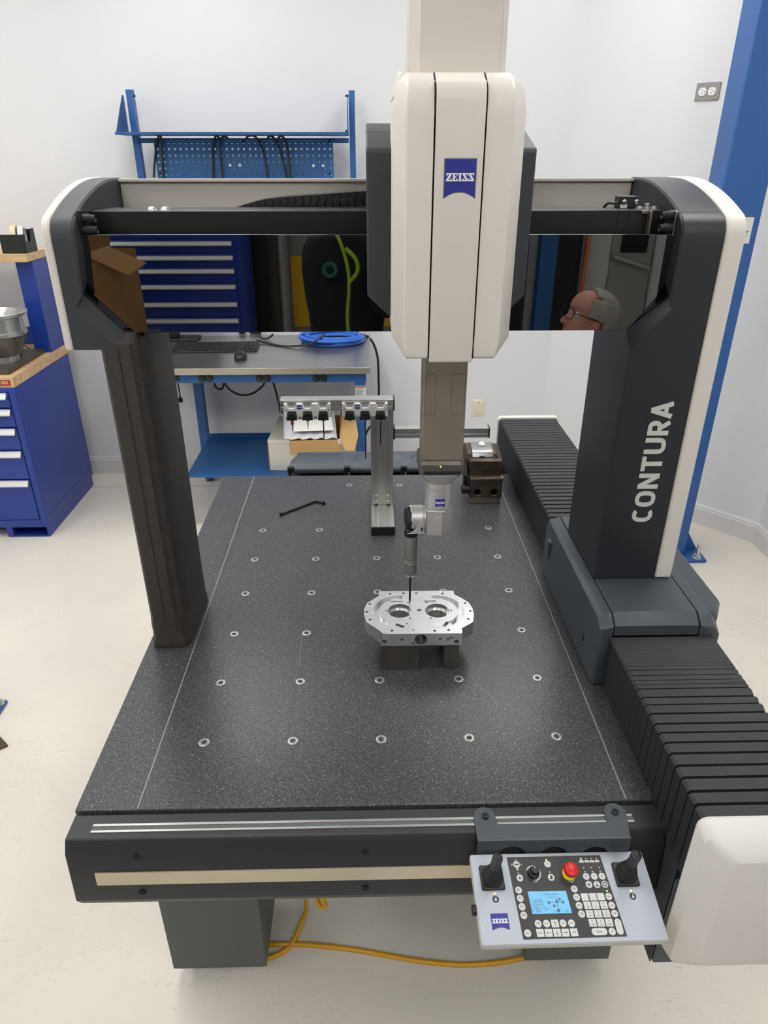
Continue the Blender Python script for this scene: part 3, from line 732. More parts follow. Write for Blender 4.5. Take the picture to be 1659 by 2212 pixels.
# ================================================================== measuring head with ram and sensor
HD = T('probe_carrier', 'white measuring head with vertical tower, metal ram and swivelling probe on the bridge', 'measuring head', (.105, .2, 1.47))
def hplan(z, yf, w=0.0, yb=.243, side=.03):
    # octagonal plan; w shrinks the sides
    return [(.035 + w * .2, yf, z), (.168 - w * .2, yf, z), (.1885 - w, yf + side, z), (.1885 - w, yb, z), (.0195 + w, yb, z), (.0195 + w, yf + side, z)]
bm = B()
loft(bm, [hplan(1.476, .104, .0155), hplan(1.480, .101, .0140), hplan(1.502, .100, 0), hplan(1.780, .100, 0), hplan(1.802, .104, .002), hplan(1.815, .113, .006), hplan(1.826, .135, .012, .24)])
mk('head_housing', bm, 'shell_white', HD, .0035, 3)
bm = B()
cprof = [(.112, 1.4715), (.0985, 1.4725), (.0965, 1.476), (.0965, 1.793), (.0985, 1.806), (.105, 1.8145), (.116, 1.8185), (.135, 1.8265), (.135, 1.80), (.112, 1.80)]
prism(bm, cprof, 'x', .0712, .1318); mk('front_panel', bm, 'shell_white', HD, .0012)
for x in (.0700, .1330):
    bm = B(); prism(bm, [(y - .0012 if y < .12 else y, z) for y, z in [(.112, 1.476), (.1012, 1.477), (.1012, 1.793), (.1035, 1.804), (.109, 1.8115), (.116, 1.816), (.135, 1.826), (.135, 1.80), (.112, 1.80)]], 'x', x - .0011, x + .0011); mk('panel_gap', bm, 'seam', HD, smooth=False)
lgc = (px(957, 341, y=.0962) + px(1036, 341, y=.0962)) / 2; lgb = px(995, 430, y=.0962)
emblem(HD, plane_M((lgc.x - .0005, .0962, (lgc.z + lgb.z) / 2), (1, 0, 0), (0, 0, 1)), .0395, .0445, border=True)
# tower: lightly bevelled tall box
bm = B(); tw = lambda z: [(.0565, .186, z), (.160, .186, z), (.168, .193, z), (.168, .275, z), (.042, .275, z), (.042, .206, z)]
loft(bm, [tw(1.80), tw(2.42), [(x * .98 + .002, y, 2.43) for x, y, z in tw(0)]]); mk('tower', bm, 'tower_white', HD, .0015)
bm = B(); loft(bm, [[(.0195, .15, 1.80), (.042, .15, 1.80), (.042, .243, 1.80), (.0195, .243, 1.80)], [(.029, .155, 1.828), (.040, .155, 1.828), (.040, .243, 1.838), (.029, .243, 1.838)]]); mk('top_shoulder', bm, 'shell_white', HD, .003)
bm = B(); loft(bm, [[(.168, .15, 1.80), (.1885, .15, 1.80), (.1885, .243, 1.78), (.168, .243, 1.80)], [(.168, .155, 1.826), (.172, .155, 1.824), (.172, .243, 1.826), (.168, .243, 1.828)]]); mk('top_shoulder', bm, 'shell_white', HD, .003)
# dark saddle behind the housing
bm = B()
def saddle(y, zt, zb=None):
    return [(-.0155, y, zt), (.2215, y, zt), (.2215, y, 1.546), (.196, y, 1.521), (.024, y, 1.511), (-.0155, y, 1.547)]
loft(bm, [[(x * .995 + .0005, .200, z - (.003 if z > 1.7 else -.001)) for x, y, z in saddle(0, 1.743)], saddle(.2035, 1.7445), saddle(.283, 1.766)]); mk('saddle', bm, 'anthracite', HD, .0025, 3)
bm = B(); prism(bm, [(.283, 1.704), (.470, 1.704), (.470, 1.783), (.40, 1.781), (.34, 1.776), (.283, 1.766)], 'x', -.0155, .2215); mk('saddle_roof', bm, 'anthracite', HD, .002)
# ram
bm = B(); box(bm, .0725, .1405, .190, .258, 1.2825, 1.50); mk('ram', bm, 'ram_metal', HD, .0012)
for x0, x1 in ((.0742, .0915), (.1165, .1378)):
    for k, (g, mname) in enumerate(((.0, 'seam'), (.0004, 'ram_metal'))):
        bm = B(); pts = rrect(x0 + g, x1 - g, 1.362 + g, 1.43 - g, .004)
        loft(bm, [[(x, .1902, z) for x, z in pts], [(x, .1897 - k * .0001, z) for x, z in pts]]); mk('ram_cover_plate', bm, mname, HD, smooth=False)
# adapter with status light
bm = B()
ad = lambda z, k: [(x, y, z) for x, y in rrect(.068 - k, .1445 + k, .185 - k, .262 + k, .008)]
loft(bm, [ad(1.2585, 0), ad(1.266, .0005), ad(1.2765, .0), ad(1.2825, -.004)]); mk('sensor_adapter', bm, 'adapter', HD, .0008)
bm = B(); prism(bm, rrect(.076, .137, 1.2592, 1.2652, .002), 'y', .1838, .1852); mk('adapter_recess', bm, 'seam', HD, smooth=False)
lp = px(952, 1008, y=.1842); bm = B(); cyl(bm, (lp.x, .1848, lp.z), (lp.x, .1830, lp.z), .0012, n=10); mk('status_light', bm, 'led_green', HD)
# swivel head: square flange turning into a cylinder
bm = B(); cxr, cyr = .1062, .2235; n = 40
def sup(z, rx, ry, e):
    out = []
    for i in range(n):
        a = 2 * PI * i / n; c, s = math.cos(a), math.sin(a)
        out.append((cxr + rx * math.copysign(abs(c) ** e, c), cyr + ry * math.copysign(abs(s) ** e, s), z))
    return out
loft(bm, [sup(1.258, .0375, .0375, .35), sup(1.255, .0372, .0372, .40), sup(1.248, .034, .034, .62), sup(1.240, .029, .029, .85), sup(1.235, .0262, .0262, 1.0), sup(1.2335, .0235, .0235, 1.0)])
mk('swivel_flange', bm, 'rds_silver', HD, ang=25)
bm = B(); lathe(bm, (cxr, cyr, 1.234), (0, 0, -1), [(0, .0238), (.0125, .0238), (.0130, .0230), (.0136, .0230), (.0140, .0238), (.050, .0238), (.052, .0225)], 40); mk('swivel_drum', bm, 'rds_silver', HD, ang=30)
emblem(HD, plane_M((.1065, cyr - .0238, 1.1985), (1, 0, 0), (0, 0, 1)), .0165, .0155, bend=.0240)
# swivel block with arched front and chamfered corner
bm = B()
blk = [(.0835, .202), (.112, .198), (.1305, .216), (.1305, .240), (.118, .248), (.0835, .248)]
loft(bm, [[(x, y, 1.183) for x, y in blk], [(x, y, 1.181) for x, y in blk], [(x, y, 1.1395) for x, y in blk], [(x * .985 + .0014, y * .99 + .0022, 1.134) for x, y in blk]]); mk('swivel_block', bm, 'rds_silver', HD, .0018, 3)
bm = B(); ap = [(.0848, 1.1365)] + [(.0848 + .026 * (1 - math.cos(R(a))), 1.1405 + .034 * math.sin(R(a))) for a in (0, 20, 40, 60, 78)] + [(.1105, 1.1755), (.1105, 1.1365)]
loft(bm, [[(x, .2018 - (x - .0835) / .0285 * .004, z) for x, z in ap], [(x, .2003 - (x - .0835) / .0285 * .004, z) for x, z in ap]]); mk('arched_plate', bm, 'rds_silver', HD, .0004)
# tilt drum along x with dark end and clip ring
bm = B(); lathe(bm, (.0830, .222, 1.160), (-1, 0, 0), [(0, .0215), (.0025, .0215), (.003, .0205), (.0045, .0205), (.005, .0225), (.024, .0225), (.029, .019), (.030, .010)], 36); mk('tilt_drum', bm, 'rds_silver', HD, ang=28)
bm = B(); lathe(bm, (.0565, .2205, 1.160), (-1, -.12, .02), [(0, .0218), (.006, .0210), (.0095, .0150), (.0105, .004)], 8); mk('drum_end_cap', bm, 'black_plastic', HD, .001)
for k in range(5):
    zz = 1.171 - k * .0030
    bxo('cooling_slot', (.0635, .0705 - k * .0006, .2035 - .0022 * k * .4, .2055, zz, zz + .0008), 'seam', HD, 0)
bm = B(); pts = [(.0495, 1.1385), (.0800, 1.1385), (.0800, 1.176), (.0735, 1.164), (.067, 1.150), (.058, 1.141)]
loft(bm, [[(x, .2015, z) for x, z in pts], [(x, .1985, z) for x, z in pts]]); mk('drum_fairing', bm, 'rds_silver', HD, .0008)
bxo('drum_catch', (.0748, .0778, .1972, .1988, 1.1455, 1.1515), 'black_matt', HD, 0)
lp = px(886, 1093, y=.205); bm = B(); lathe(bm, (lp.x, .206, lp.z), (0, -1, .3), [(0, .001), (.002, .001)], 8); mk('status_light', bm, 'led_green', HD)
# probe
PX, PY = .0583, .215
bm = B(); lathe(bm, (PX, PY, 1.1415), (0, 0, -1), [(-.003, .0105), (0, .0105), (.0015, .0118), (.013, .0118), (.0145, .011)], 32); o = mk('probe_collar', bm, 'black_plastic', HD)
for k in range(24):
    a = 2 * PI * k / 24; bm = B(); cyl(bm, (PX + .0118 * math.cos(a), PY + .0118 * math.sin(a), 1.139), (PX + .0118 * math.cos(a), PY + .0118 * math.sin(a), 1.1300), .0006, n=5); mk('knurl', bm, 'black_plastic', o)
bm = B(); lathe(bm, (PX, PY, 1.1275), (0, 0, -1), [(0, .0117), (.048, .0117), (.0484, .0112), (.0496, .0112), (.050, .0117), (.0530, .0117), (.0534, .0112), (.0546, .0112), (.055, .0117), (.080, .0117), (.0835, .0098), (.0855, .0045)], 32); mk('probe_body', bm, 'probe_silver', HD, ang=28)
bm = B(); cyl(bm, (PX, PY, 1.0435), (PX, PY, .987), .0020, n=14); mk('stylus_shaft', bm, 'black_plastic', HD)
bm = B(); lathe(bm, (PX, PY, .987), (0, 0, -1), [(0, .0018), (.005, .0015), (.006, .0006), (.041, .0005)], 12); mk('stylus_needle', bm, 'steel', HD)
bm = B(); bmesh.ops.create_icosphere(bm, subdivisions=2, radius=.0011, matrix=Matrix.Translation((PX, PY, .945))); mk('stylus_tip', bm, 'ruby', HD)

# ================================================================== workpiece on its support block
WP = T('aluminium_workpiece', 'bright machined aluminium plate with two round bores under the probe', 'machined part', (.078, .25, .907))
Z0, Z1 = .9075, .935
out = [(.0015, .3255), (.1557, .3240), (.1557, .3100), (.1700, .2955), (.1815, .2800), (.1862, .2600), (.1862, .2400), (.1815, .2150), (.1575, .1955), (.1562, .1800), (.0165, .1800), (.0065, .1825), (.0015, .1905), (-.0245, .2195), (-.0285, .2400), (-.0285, .2650), (-.0225, .2840), (.0015, .3090)]
A = B(); prism(A, out, 'z', Z0, Z1)
cut = B()
c1, c2 = (.0416, .2550), (.1152, .2540)
for c in (c1, c2):
    lathe(cut, (c[0], c[1], Z1 + .002), (0, 0, -1), [(0, .0235), (.014, .0235), (.0142, .0195), (.04, .0195)], 40)
def kidney(c, ro, ri, a0, a1):
    o_ = arc(c[0], c[1], ro, a0, a1, 18); i_ = arc(c[0], c[1], ri, a1, a0, 18)
    prism(cut, o_ + i_, 'z', Z1 - .009, Z1 + .003)
kidney(c1, .0530, .0405, 82, 243); kidney(c2, .0535, .0410, 98, -62)
for x, y in ((.0245, .3150), (.0518, .3165), (.0782, .3165), (.1322, .3140), (-.0175, .2800), (.1740, .2786), (-.0235, .2530), (.1808, .2518), (-.0175, .2268), (.1735, .2249), (.0242, .1905), (.1046, .1885), (.1315, .1905)):
    cyl(cut, (x, y, Z1 - .011), (x, y, Z1 + .003), .0028, n=14)
for x, y in ((.0600, .2830), (.0968, .2825), (.0155, .2560), (.1430, .2540), (.0615, .2285), (.1010, .2290), (.0530, .2125), (.0643, .1915)):
    cyl(cut, (x, y, Z1 - .006), (x, y, Z1 + .003), .0024, n=12)
for (x, y, dx, dy) in ((.040, .2060, .010, -.006), (.128, .2090, .008, .012)):
    d = Vector((dx, dy)).normalized() * .009; nn_ = Vector((-d.y, d.x)).normalized() * .0035
    prism(cut, [(x - d.x - nn_.x, y - d.y - nn_.y), (x + d.x - nn_.x, y + d.y - nn_.y), (x + d.x + nn_.x, y + d.y + nn_.y), (x - d.x + nn_.x, y - d.y + nn_.y)], 'z', Z1 - .012, Z1 + .003)
for x, z, r, dp in ((.0785, .9212, .0120, .05), (.0097, .9165, .0045, .02), (.1466, .9155, .0045, .02), (.0424, .9220, .0028, .01), (.1146, .9218, .0028, .01), (.0640, .9130, .0030, .01)):
    cyl(cut, (x, .170, z), (x, .180 + dp, z), r, n=24)
bm = boolean(A, cut)
mk('plate_body', bm, 'alu_machined', WP, .0004, 1, ang=30)
for x0 in (.0365, .1035):
    sgn = 1 if x0 < .08 else -1
    bxo('oil_slot', (x0 - .0125, x0 + .0125, .2862, .2885, Z1 + .00005, Z1 + .0004), 'adapter', WP, 0)
# felt-pen marks on the plate
text('pen_mark', '58', .008, plane_M((.0800, .2560, Z1 + .0003), (1, 0, 0), (0, 1, 0)), 'black_matt', WP, depth=.0002, off=.0002)
text('pen_mark', '3AL', .009, plane_M((.1335, .1797, .9235), (.90, 0, .42), (-.42, 0, .90)), 'black_matt', WP, depth=.0002)
SB = T('support_block', 'dark grey steel block with an arched slot under the aluminium plate', 'steel block', (.077, .24, G))
A = B(); box(A, .001, .152, .1815, .30, G + .0005, .9072)
cut = B(); prism(cut, [(.0755, G - .01), (.124, G - .01)] + arc(.120, .9035 - .004, .004, 0, 90, 4) + arc(.0795, .9035 - .004, .004, 90, 180, 4), 'y', .17, .32)
mk('block_body', boolean(A, cut), 'steel_block', SB, .0006)
tag(SB, None, None)

# ================================================================== stylus rack
RK = T('stylus_rack', 'aluminium profile stand with a crossbar of probe holders on the granite', 'stylus rack', (.018, .85, G))
def tslot(bm, axis, a0, a1, c, w, h, slots, depth=.003, sw=.004):
    """profile with shallow slots on the front: plan polygon along axis; c=(u,v) centre; slots are offsets along u"""
    u0, u1, v0, v1 = c[0] - w / 2, c[0] + w / 2, c[1] - h / 2, c[1] + h / 2
    pts = [(u0, v0)]
    for s_ in slots: pts += [(c[0] + s_ - sw, v0), (c[0] + s_ - sw, v0 + depth), (c[0] + s_ + sw, v0 + depth), (c[0] + s_ + sw, v0)]
    pts += [(u1, v0), (u1, v1), (u0, v1)]
    prism(bm, pts, axis, a0, a1)
bm = B(); tslot(bm, 'z', G + .0235, px(730, 868, y=.847).z, (.0185, .865), .060, .032, (-.0165, .0165)); mk('upright', bm, 'alu_satin', RK, .0005)
bm = B()
pts = [(-.0115, G + .0005), (.0485, G + .0005), (.0485, G + .0232)]
for s_ in (.0165, -.0165): pts += [(.0185 + s_ + .004, G + .0232), (.0185 + s_ + .004, G + .0205), (.0185 + s_ - .004, G + .0205), (.0185 + s_ - .004, G + .0232)]
pts += [(-.0115, G + .0232)]
prism(bm, pts, 'y', .7185, .99); mk('foot_rail', bm, 'alu', RK, .0005)
bm = B(); prism(bm, rrect(-.0125, .0495, G + .0004, G + .0245, .002), 'y', .7145, .7185); mk('rail_end_cap', bm, 'black_plastic', RK, .0006)
for s_ in (-.0165, .0165):
    for zz in (.885, .905): 
        bm = B(); lathe(bm, (.0185 + s_, .8535, zz), (0, -1, 0), [(0, .0042), (.004, .0042), (.0045, .002)], 12); mk('clamp_bolt', bm, 'zinc', RK)
    bm = B(); lathe(bm, (.0185 + s_, .8515, 1.124), (0, -1, 0), [(0, .0048), (.004, .0048), (.0045, .002)], 12); mk('clamp_bolt', bm, 'zinc', RK)
# front crossbar
yb0, yb1 = .812, .847
xa, xb = px(604, 872, y=yb0).x, px(850, 872, y=yb0).x
zt, zb = px(730, 864, y=yb0).z, px(730, 887, y=yb0).z
bm = B(); prism(bm, [(yb0, zt), (yb0, (zt + zb) / 2 + .003), (yb0 + .004, (zt + zb) / 2 + .003), (yb0 + .004, (zt + zb) / 2 - .003), (yb0, (zt + zb) / 2 - .003), (yb0, zb), (yb1, zb), (yb1, zt)], 'x', xa, xb); mk('crossbar', bm, 'alu', RK, .0006)
for x, s_ in ((xa, -1), (xb, 1)):
    bxo('bar_end_cap', (min(x, x + s_ * .003), max(x, x + s_ * .003), yb0 - .002, yb1 + .001, zb - .001, zt + .001), 'black_plastic', RK, .0008)
# rear crossbar on the right
r0, r1 = .885, .915
xa2, xb2 = px(851, 932, y=r0).x, px(1056, 932, y=r0).x; zt2, zb2 = px(950, 926, y=r0).z, px(950, 946, y=r0).z
bm = B(); prism(bm, [(r0, zt2), (r0, (zt2 + zb2) / 2 + .002), (r0 + .004, (zt2 + zb2) / 2 + .002), (r0 + .004, (zt2 + zb2) / 2 - .003), (r0, (zt2 + zb2) / 2 - .003), (r0, zb2), (r1, zb2), (r1, zt2)], 'x', .0490, xb2); mk('crossbar', bm, 'alu', RK, .0006)
bxo('bar_end_cap', (xb2, xb2 + .003, r0 - .002, r1 + .001, zb2 - .001, zt2 + .001), 'black_plastic', RK, .0008)
bxo('bar_end_cap', (.0486, .0545, r0 - .002, r1 + .001, zb2 - .003, zt2 + .003), 'black_plastic', RK, .0008)
# holder plates: scalloped front, three seats each
STY = []
def holder(u0, u1):
    y0 = yb0 - .003
    xa_, xb_ = px(u0, 885, y=y0).x, px(u1, 885, y=y0).x; w = xb_ - xa_
    zt_, zb_ = px(660, 868, y=y0).z, px(660, 903, y=y0).z; h = zt_ - zb_
    cs = [xa_ + w * f for f in (.165, .50, .835)]
    hr = bxo('holder_plate', (xa_, xb_, y0, yb0 - .0002, zb_ + h * .05, zt_), 'alu_satin', RK, .0006)
    # white front plate cut out in trapezoids above and below each seat
    top = []; bot = []
    zz = zt_ - h * .07
    pts = [(xa_ + .001, zz)]
    for c in cs: pts += [(c - w * .105, zz), (c - w * .06, zz - h * .28), (c + w * .06, zz - h * .28), (c + w * .105, zz)]
    pts += [(xb_ - .001, zz), (xb_ - .0005, zb_ + h * .16)]
    for c in reversed(cs): pts += [(c + w * .11, zb_ + h * .16), (c + w * .09, zb_ + h * .50), (c - w * .09, zb_ + h * .50), (c - w * .11, zb_ + h * .16)]
    pts += [(xa_ + .0005, zb_ + h * .16)]
    bm = B(); loft(bm, [[(x, y0 - .010, z) for x, z in pts], [(x, y0 - .0002, z) for x, z in pts]]); bm.normal_update(); bmesh.ops.triangulate(bm, faces=[f for f in bm.faces if len(f.verts) > 4]); mk('front_plate', bm, 'white_print', hr, smooth=False)
    for f in (.335, .665):
        bm = B(); x = xa_ + w * f; prism(bm, [(x - w * .04, zb_ + h * .0), (x + w * .04, zb_ + h * .0), (x + w * .04, zb_ + h * .17), (x - w * .04, zb_ + h * .17)], 'y', y0 - .011, y0); mk('divider', bm, 'alu_satin', hr)
    for f in (.05, .95):
        x = xa_ + w * f; bm = B(); cyl(bm, (x, y0 - .0098, zt_ - h * .42), (x, y0 - .0106, zt_ - h * .42), .0018, n=12); mk('screw', bm, 'black_matt', hr)
    x = xa_ + w * .335
    bxo('emblem', (x - w * .052, x + w * .052, y0 - .0105, y0 - .0098, zt_ - h * .36, zt_ - h * .14), 'zeiss_blue', hr, 0)
    bxo('lettering', (x - w * .046, x + w * .046, y0 - .0108, y0 - .0103, zt_ - h * .27, zt_ - h * .225), 'white_print', hr, 0)
    for c in cs: STY.append((c, y0, zb_, h, w))
holder(614, 715); holder(739, 838)
# probes waiting in the holders
def stylus(k, lab, length, r, tipmat, tipr, shaft='black_plastic', neck=None):
    c, y0, zb_, h, w = STY[k]
    s = T('stylus', lab, 'stylus', (c, y0 - .012, zb_), 'styli hanging in the rack')
    bm = B(); zt_ = zb_ + h * .42
    q0 = [(c - w * .060, zt_), (c + w * .060, zt_), (c + w * .115, zb_ + h * .10), (c + w * .115, zb_), (c - w * .115, zb_), (c - w * .115, zb_ + h * .10)]
    loft(bm, [[(x, y0 - .018, z) for x, z in q0], [(x, y0 - .0105, z) for x, z in q0]]); mk('adapter_plate', bm, 'black_plastic', s, .0008)
    bm = B(); lathe(bm, (c, y0 - .014, zb_ - .0002), (0, 0, -1), [(0, .006), (.0015, .006), (.002, .003), (.004, .0025)], 16); mk('adapter_ring', bm, 'steel', s)
    z = zb_ - .003
    if neck:
        bm = B(); lathe(bm, (c, y0 - .014, z), (0, 0, -1), [(0, .0032), (.009, .0032), (.0105, .0015)], 14); mk('neck', bm, neck, s); z -= .009
    if length:
        bm = B(); lathe(bm, (c, y0 - .014, z), (0, 0, -1), [(0, r), (length * .97, r * (.35 if shaft == 'steel' else 1)), (length, r * .3)], 10); mk('shaft', bm, shaft, s)
    if tipr:
        bm = B(); bmesh.ops.create_icosphere(bm, subdivisions=2, radius=tipr, matrix=Matrix.Translation((c, y0 - .014, z - length))); mk('ball_tip', bm, tipmat, s)
zpx = lambda v: STY[0][2] - px(700, v, y=yb0 - .017).z
stylus(0, 'short stylus with a red neck, leftmost in the rack', .016, .0011, 'ruby', .0012, neck='ruby')
stylus(1, 'short thin silver stylus beside the red one in the rack', .022, .0022, None, 0, shaft='steel')
stylus(2, 'medium black stylus, right seat of the left holder', zpx(947) - .003, .0015, None, 0)
stylus(3, 'empty black adapter without a shaft in the right holder', 0, .001, None, 0)
stylus(4, 'longest black stylus hanging beside the upright', zpx(992) - .003, .0014, 'ruby', .0015)
stylus(5, 'black stylus with ruby ball in front of the upright', zpx(962) - .003, .0015, 'ruby', .0022)

# ================================================================== clamping vise and hex key
VS = T('angle_vise', 'dark steel tilting vise with two bores at the far right of the granite', 'vise', (.31, .95, G))
bxo('base_plate', (.266, .357, .896, 1.03, G + .0005, .869), 'steel_ground', VS, .001)
A = B(); box(A, .267, .359, .8945, 1.03, .8695, .925)
cut = B()
for x in (.2905, .3365): cyl(cut, (x, .88, .886), (x, .93, .886), .0098, n=24)
mk('lower_block', boolean(A, cut), 'steel_dark', VS, .0015)
bxo('ledge', (.267, .361, .893, .912, .9252, .9315), 'steel_ground', VS, .0008)
bxo('upper_jaw', (.2665, .358, .912, .935, .9252, .975), 'steel_dark', VS, .002)
bm = B(); lathe(bm, (.311, .9105, .930), (0, .10, 1), [(0, .0045), (.020, .0045), (.0205, .0055), (.023, .0055), (.0235, .003)], 16); mk('clamp_screw', bm, 'steel_dark', VS)
bm = B(); lathe(bm, (.312, .911, .954), (0, .10, 1), [(0, .0068), (.0012, .0068), (.0013, .0045)], 18); mk('screw_rim', bm, 'steel', VS)
bm = B(); prism(bm, [(.935, .9252), (.935, .968), (.945, .985), (.985, .995), (1.03, .985), (1.03, .9252)], 'x', .262, .345); mk('swivel_saddle', bm, 'steel_dark', VS, .002)
bm = B(); prism(bm, [(.938, .976), (.9455, .9895), (.985, .9995), (1.022, .9905), (1.022, .98), (.985, .99), (.947, .98)], 'x', .276, .335); mk('top_plate', bm, 'steel', VS, .0008)
bm = B(); lathe(bm, (.308, .982, .9990), (0, -.24, 1), [(-.003, .009), (.0012, .009), (.0015, .0035), (.0008, .003)], 24); mk('countersunk_screw', bm, 'outlet_white', VS)
bm = B(); lathe(bm, (.304, .948, .984), (0, -.75, 1), [(-.002, .0135), (.0012, .0135), (.0013, .011), (.0010, .001)], 24); mk('bore_ring', bm, 'black_matt', VS)
bm = B(); loft(bm, [[(.250, .90, .935), (.260, .90, .935), (.260, .93, .98), (.250, .93, .98)], [(.252, .915, .880), (.264, .915, .880), (.264, .945, .885), (.252, .945, .885)]]); mk('clamp_lever', bm, 'black_plastic', VS, .002)
bm = B(); lathe(bm, (.266, .905, .893), (-1, 0, 0), [(0, .013), (.008, .013), (.0085, .011), (.011, .011), (.0115, .014), (.019, .014), (.021, .010)], 24); mk('lever_hub', bm, 'black_plastic', VS)
bm = B(); loft(bm, [[(.350, .94, .93), (.366, .94, .93), (.366, .94, .952), (.350, .94, .968)], [(.350, 1.03, .93), (.366, 1.03, .93), (.366, 1.03, .975), (.350, 1.03, .985)]]); mk('side_cheek', bm, 'steel_dark', VS, .001)

ta, tb, tc_, td = px(607, 1111, z=G + .004), px(684, 1082, z=G + .004), px(700, 1087, z=G + .004), px(703, 1085, z=G + .004)
HK = T('hook_wrench', 'black bent spanner lying on the far left of the granite', 'wrench', (ta.x, ta.y, G))
bm = B()
def bar(bm, p, q, w, h):
    d = (q - p).normalized(); nn = Vector((-d.y, d.x, 0)) * w / 2
    loft(bm, [[p - nn + Vector((0, 0, -h / 2)), p + nn + Vector((0, 0, -h / 2)), p + nn + Vector((0, 0, h / 2)), p - nn + Vector((0, 0, h / 2))], [q - nn + Vector((0, 0, -h / 2)), q + nn + Vector((0, 0, -h / 2)), q + nn + Vector((0, 0, h / 2)), q - nn + Vector((0, 0, h / 2))]])
bar(bm, ta, tb, .005, .0055); mk('shank', bm, 'black_plastic', HK, .001)
bm = B(); bar(bm, tb - (tb - ta).normalized() * .002, tc_, .006, .0058); mk('short_arm', bm, 'black_plastic', HK, .001)
for p in (ta, tc_):
    bm = B(); lathe(bm, (p.x, p.y, G + .0005), (0, 0, 1), [(0, .0042), (.009, .0042), (.0095, .003)], 12); mk('hook_pin', bm, 'black_plastic', HK)

# ================================================================== control console and its bracket
BK = T('console_bracket', 'dark grey sheet-metal bracket bolted to the front rail above the console', 'bracket', (.25, -.18, .80))
yb_ = px(1195, 1808, z=.8485).y - .004
x0, x1 = px(1031, 1812, z=.8485).x, px(1360, 1802, z=.8485).x
tabs = [(px(1047, 1768, z=.8485).x, px(1047, 1768, z=.8485).y), (px(1327, 1759, z=.8485).x, px(1327, 1759, z=.8485).y)]
pts = [(x0, yb_), (x1, yb_), (x1 - .001, -.170)]
yq = px(1190, 1779, z=.8485).y
pts = [(x0, yb_ + .002), (x1, yb_ + .002)]
pts += arc(tabs[1][0] + .002, tabs[1][1] + .003, .0165, 0, 180, 8) + [(tabs[1][0] - .0150, yq + .002), (tabs[1][0] - .018, yq)]
pts += [(tabs[0][0] + .020, yq), (tabs[0][0] + .0165, yq + .002)] + arc(tabs[0][0], tabs[0][1] + .003, .0165, 0, 180, 8)
bm = B(); prism(bm, pts, 'z', .8478, .8500); mk('mounting_flange', bm, 'carriage_grey', BK, .0006)
A = B(); prism(A, [(yb_ + .0022, .8500), (yb_ - .001, .8492), (yb_ - .002, .847), (yb_ - .002, .765), (yb_, .765), (yb_, .847), (yb_ + .0022, .8478)], 'x', x0, x1)
cut = B()
for u in (1105, 1195, 1284):
    p = px(u, 1850, y=yb_ - .002); cyl(cut, (p.x, yb_ - .02, p.z), (p.x, yb_ + .02, p.z), .021, n=28)
mk('hanging_flange', boolean(A, cut), 'carriage_grey', BK, .0004)
for x, y in tabs:
    bm = B(); lathe(bm, (x + .001, y + .002, .850), (0, 0, 1), [(0, .0052), (.003, .0052), (.0035, .0042)], 16); o = mk('mounting_bolt', bm, 'black_plastic', BK)
    bm = B(); lathe(bm, (x + .001, y + .002, .8533), (0, 0, 1), [(0, .0028), (.0006, .0028)], 6); mk('hex_socket', bm, 'black_matt', o)

KS = .932
U = Vector((.999, .029, -.037)).normalized(); Vd = Vector((.011, -.972, -.233)).normalized(); Vd = (Vd - U * U.dot(Vd)).normalized()
cc = CP + (Vector((.274, -.215, .743)) - CP) * KS
MC = plane_M(cc, U, -Vd)         # local x right, y up the panel, z out of it
VS_ = 1.075                      # the panel is a little flatter to the view than its outline alone tells
CW, CH = .275 * KS, .119 * KS * VS_
CN = T('control_console', 'white control console with two joysticks, blue screen and red emergency stop', 'control console', M=MC)
k_ = KS / 1000.0
def lc(p): return (p[0] * k_, -p[1] * k_ * VS_)
bm = B()
oz = lambda x0, x1, y0, y1, z, r=.003: [(x, y, z) for x, y in rrect(x0, x1, y0, y1, r, 3)]
loft(bm, [oz(-CW / 2 + .004, CW / 2 - .004, -CH / 2 + .006, CH / 2 - .002, -.020), oz(-CW / 2 + .002, CW / 2 - .002, -CH / 2 + .002, CH / 2, -.017), oz(-CW / 2, CW / 2, -CH / 2, CH / 2, -.014), oz(-CW / 2, CW / 2, -CH / 2, CH / 2, -.0015)])
mk('console_body', bm, 'console_body', CN, .0010, M=MC)
bm = B(); loft(bm, [oz(-CW / 2 + .001, CW / 2 - .001, -CH / 2 + .001, CH / 2 - .001, -.0015), oz(-CW / 2 + .001, CW / 2 - .001, -CH / 2 + .001, CH / 2 - .001, 0)]); mk('top_panel', bm, 'console_top', CN, .0004, M=MC)
m0, m1 = lc((-79, -53.8)), lc((72, 53.0))
bm = B(); pts = [lc(p) for p in ((-80.7, -53.8), (67.9, -53.8), (76.1, 53.0), (-76.6, 53.0))]
loft(bm, [[(x, y, 0) for x, y in pts], [(x, y, .0006) for x, y in pts]]); MB = mk('keypad_membrane', bm, 'membrane', CN, smooth=False, M=MC)
ZK = .0006
def cap(name, pts, parent=MB, material='key_white', h=.0008):
    bm = B(); loft(bm, [[(x, y, ZK) for x, y in pts], [(x * 1, y, ZK + h) for x, y in pts]]); return mk(name, bm, material, parent, smooth=False, M=MC)
def label(s, p, size, mname='key_print', dz=.0009):
    M = MC @ Matrix.Translation((p[0], p[1], ZK + dz))
    mk('key_legend', text_bm(s, size, depth=.0001), mname, MB, smooth=False, M=M)
rk = .0047
bm = B(); cyl(bm, (0, 0, 0), (0, 0, .0008), rk, n=20); round_me = mesh_of(bm, 'round_key', 'key_white')
bm = B(); box(bm, -.0050, .0050, -.0048, .0048, 0, .0008); sq_me = mesh_of(bm, 'square_key', 'key_white', smooth=False)
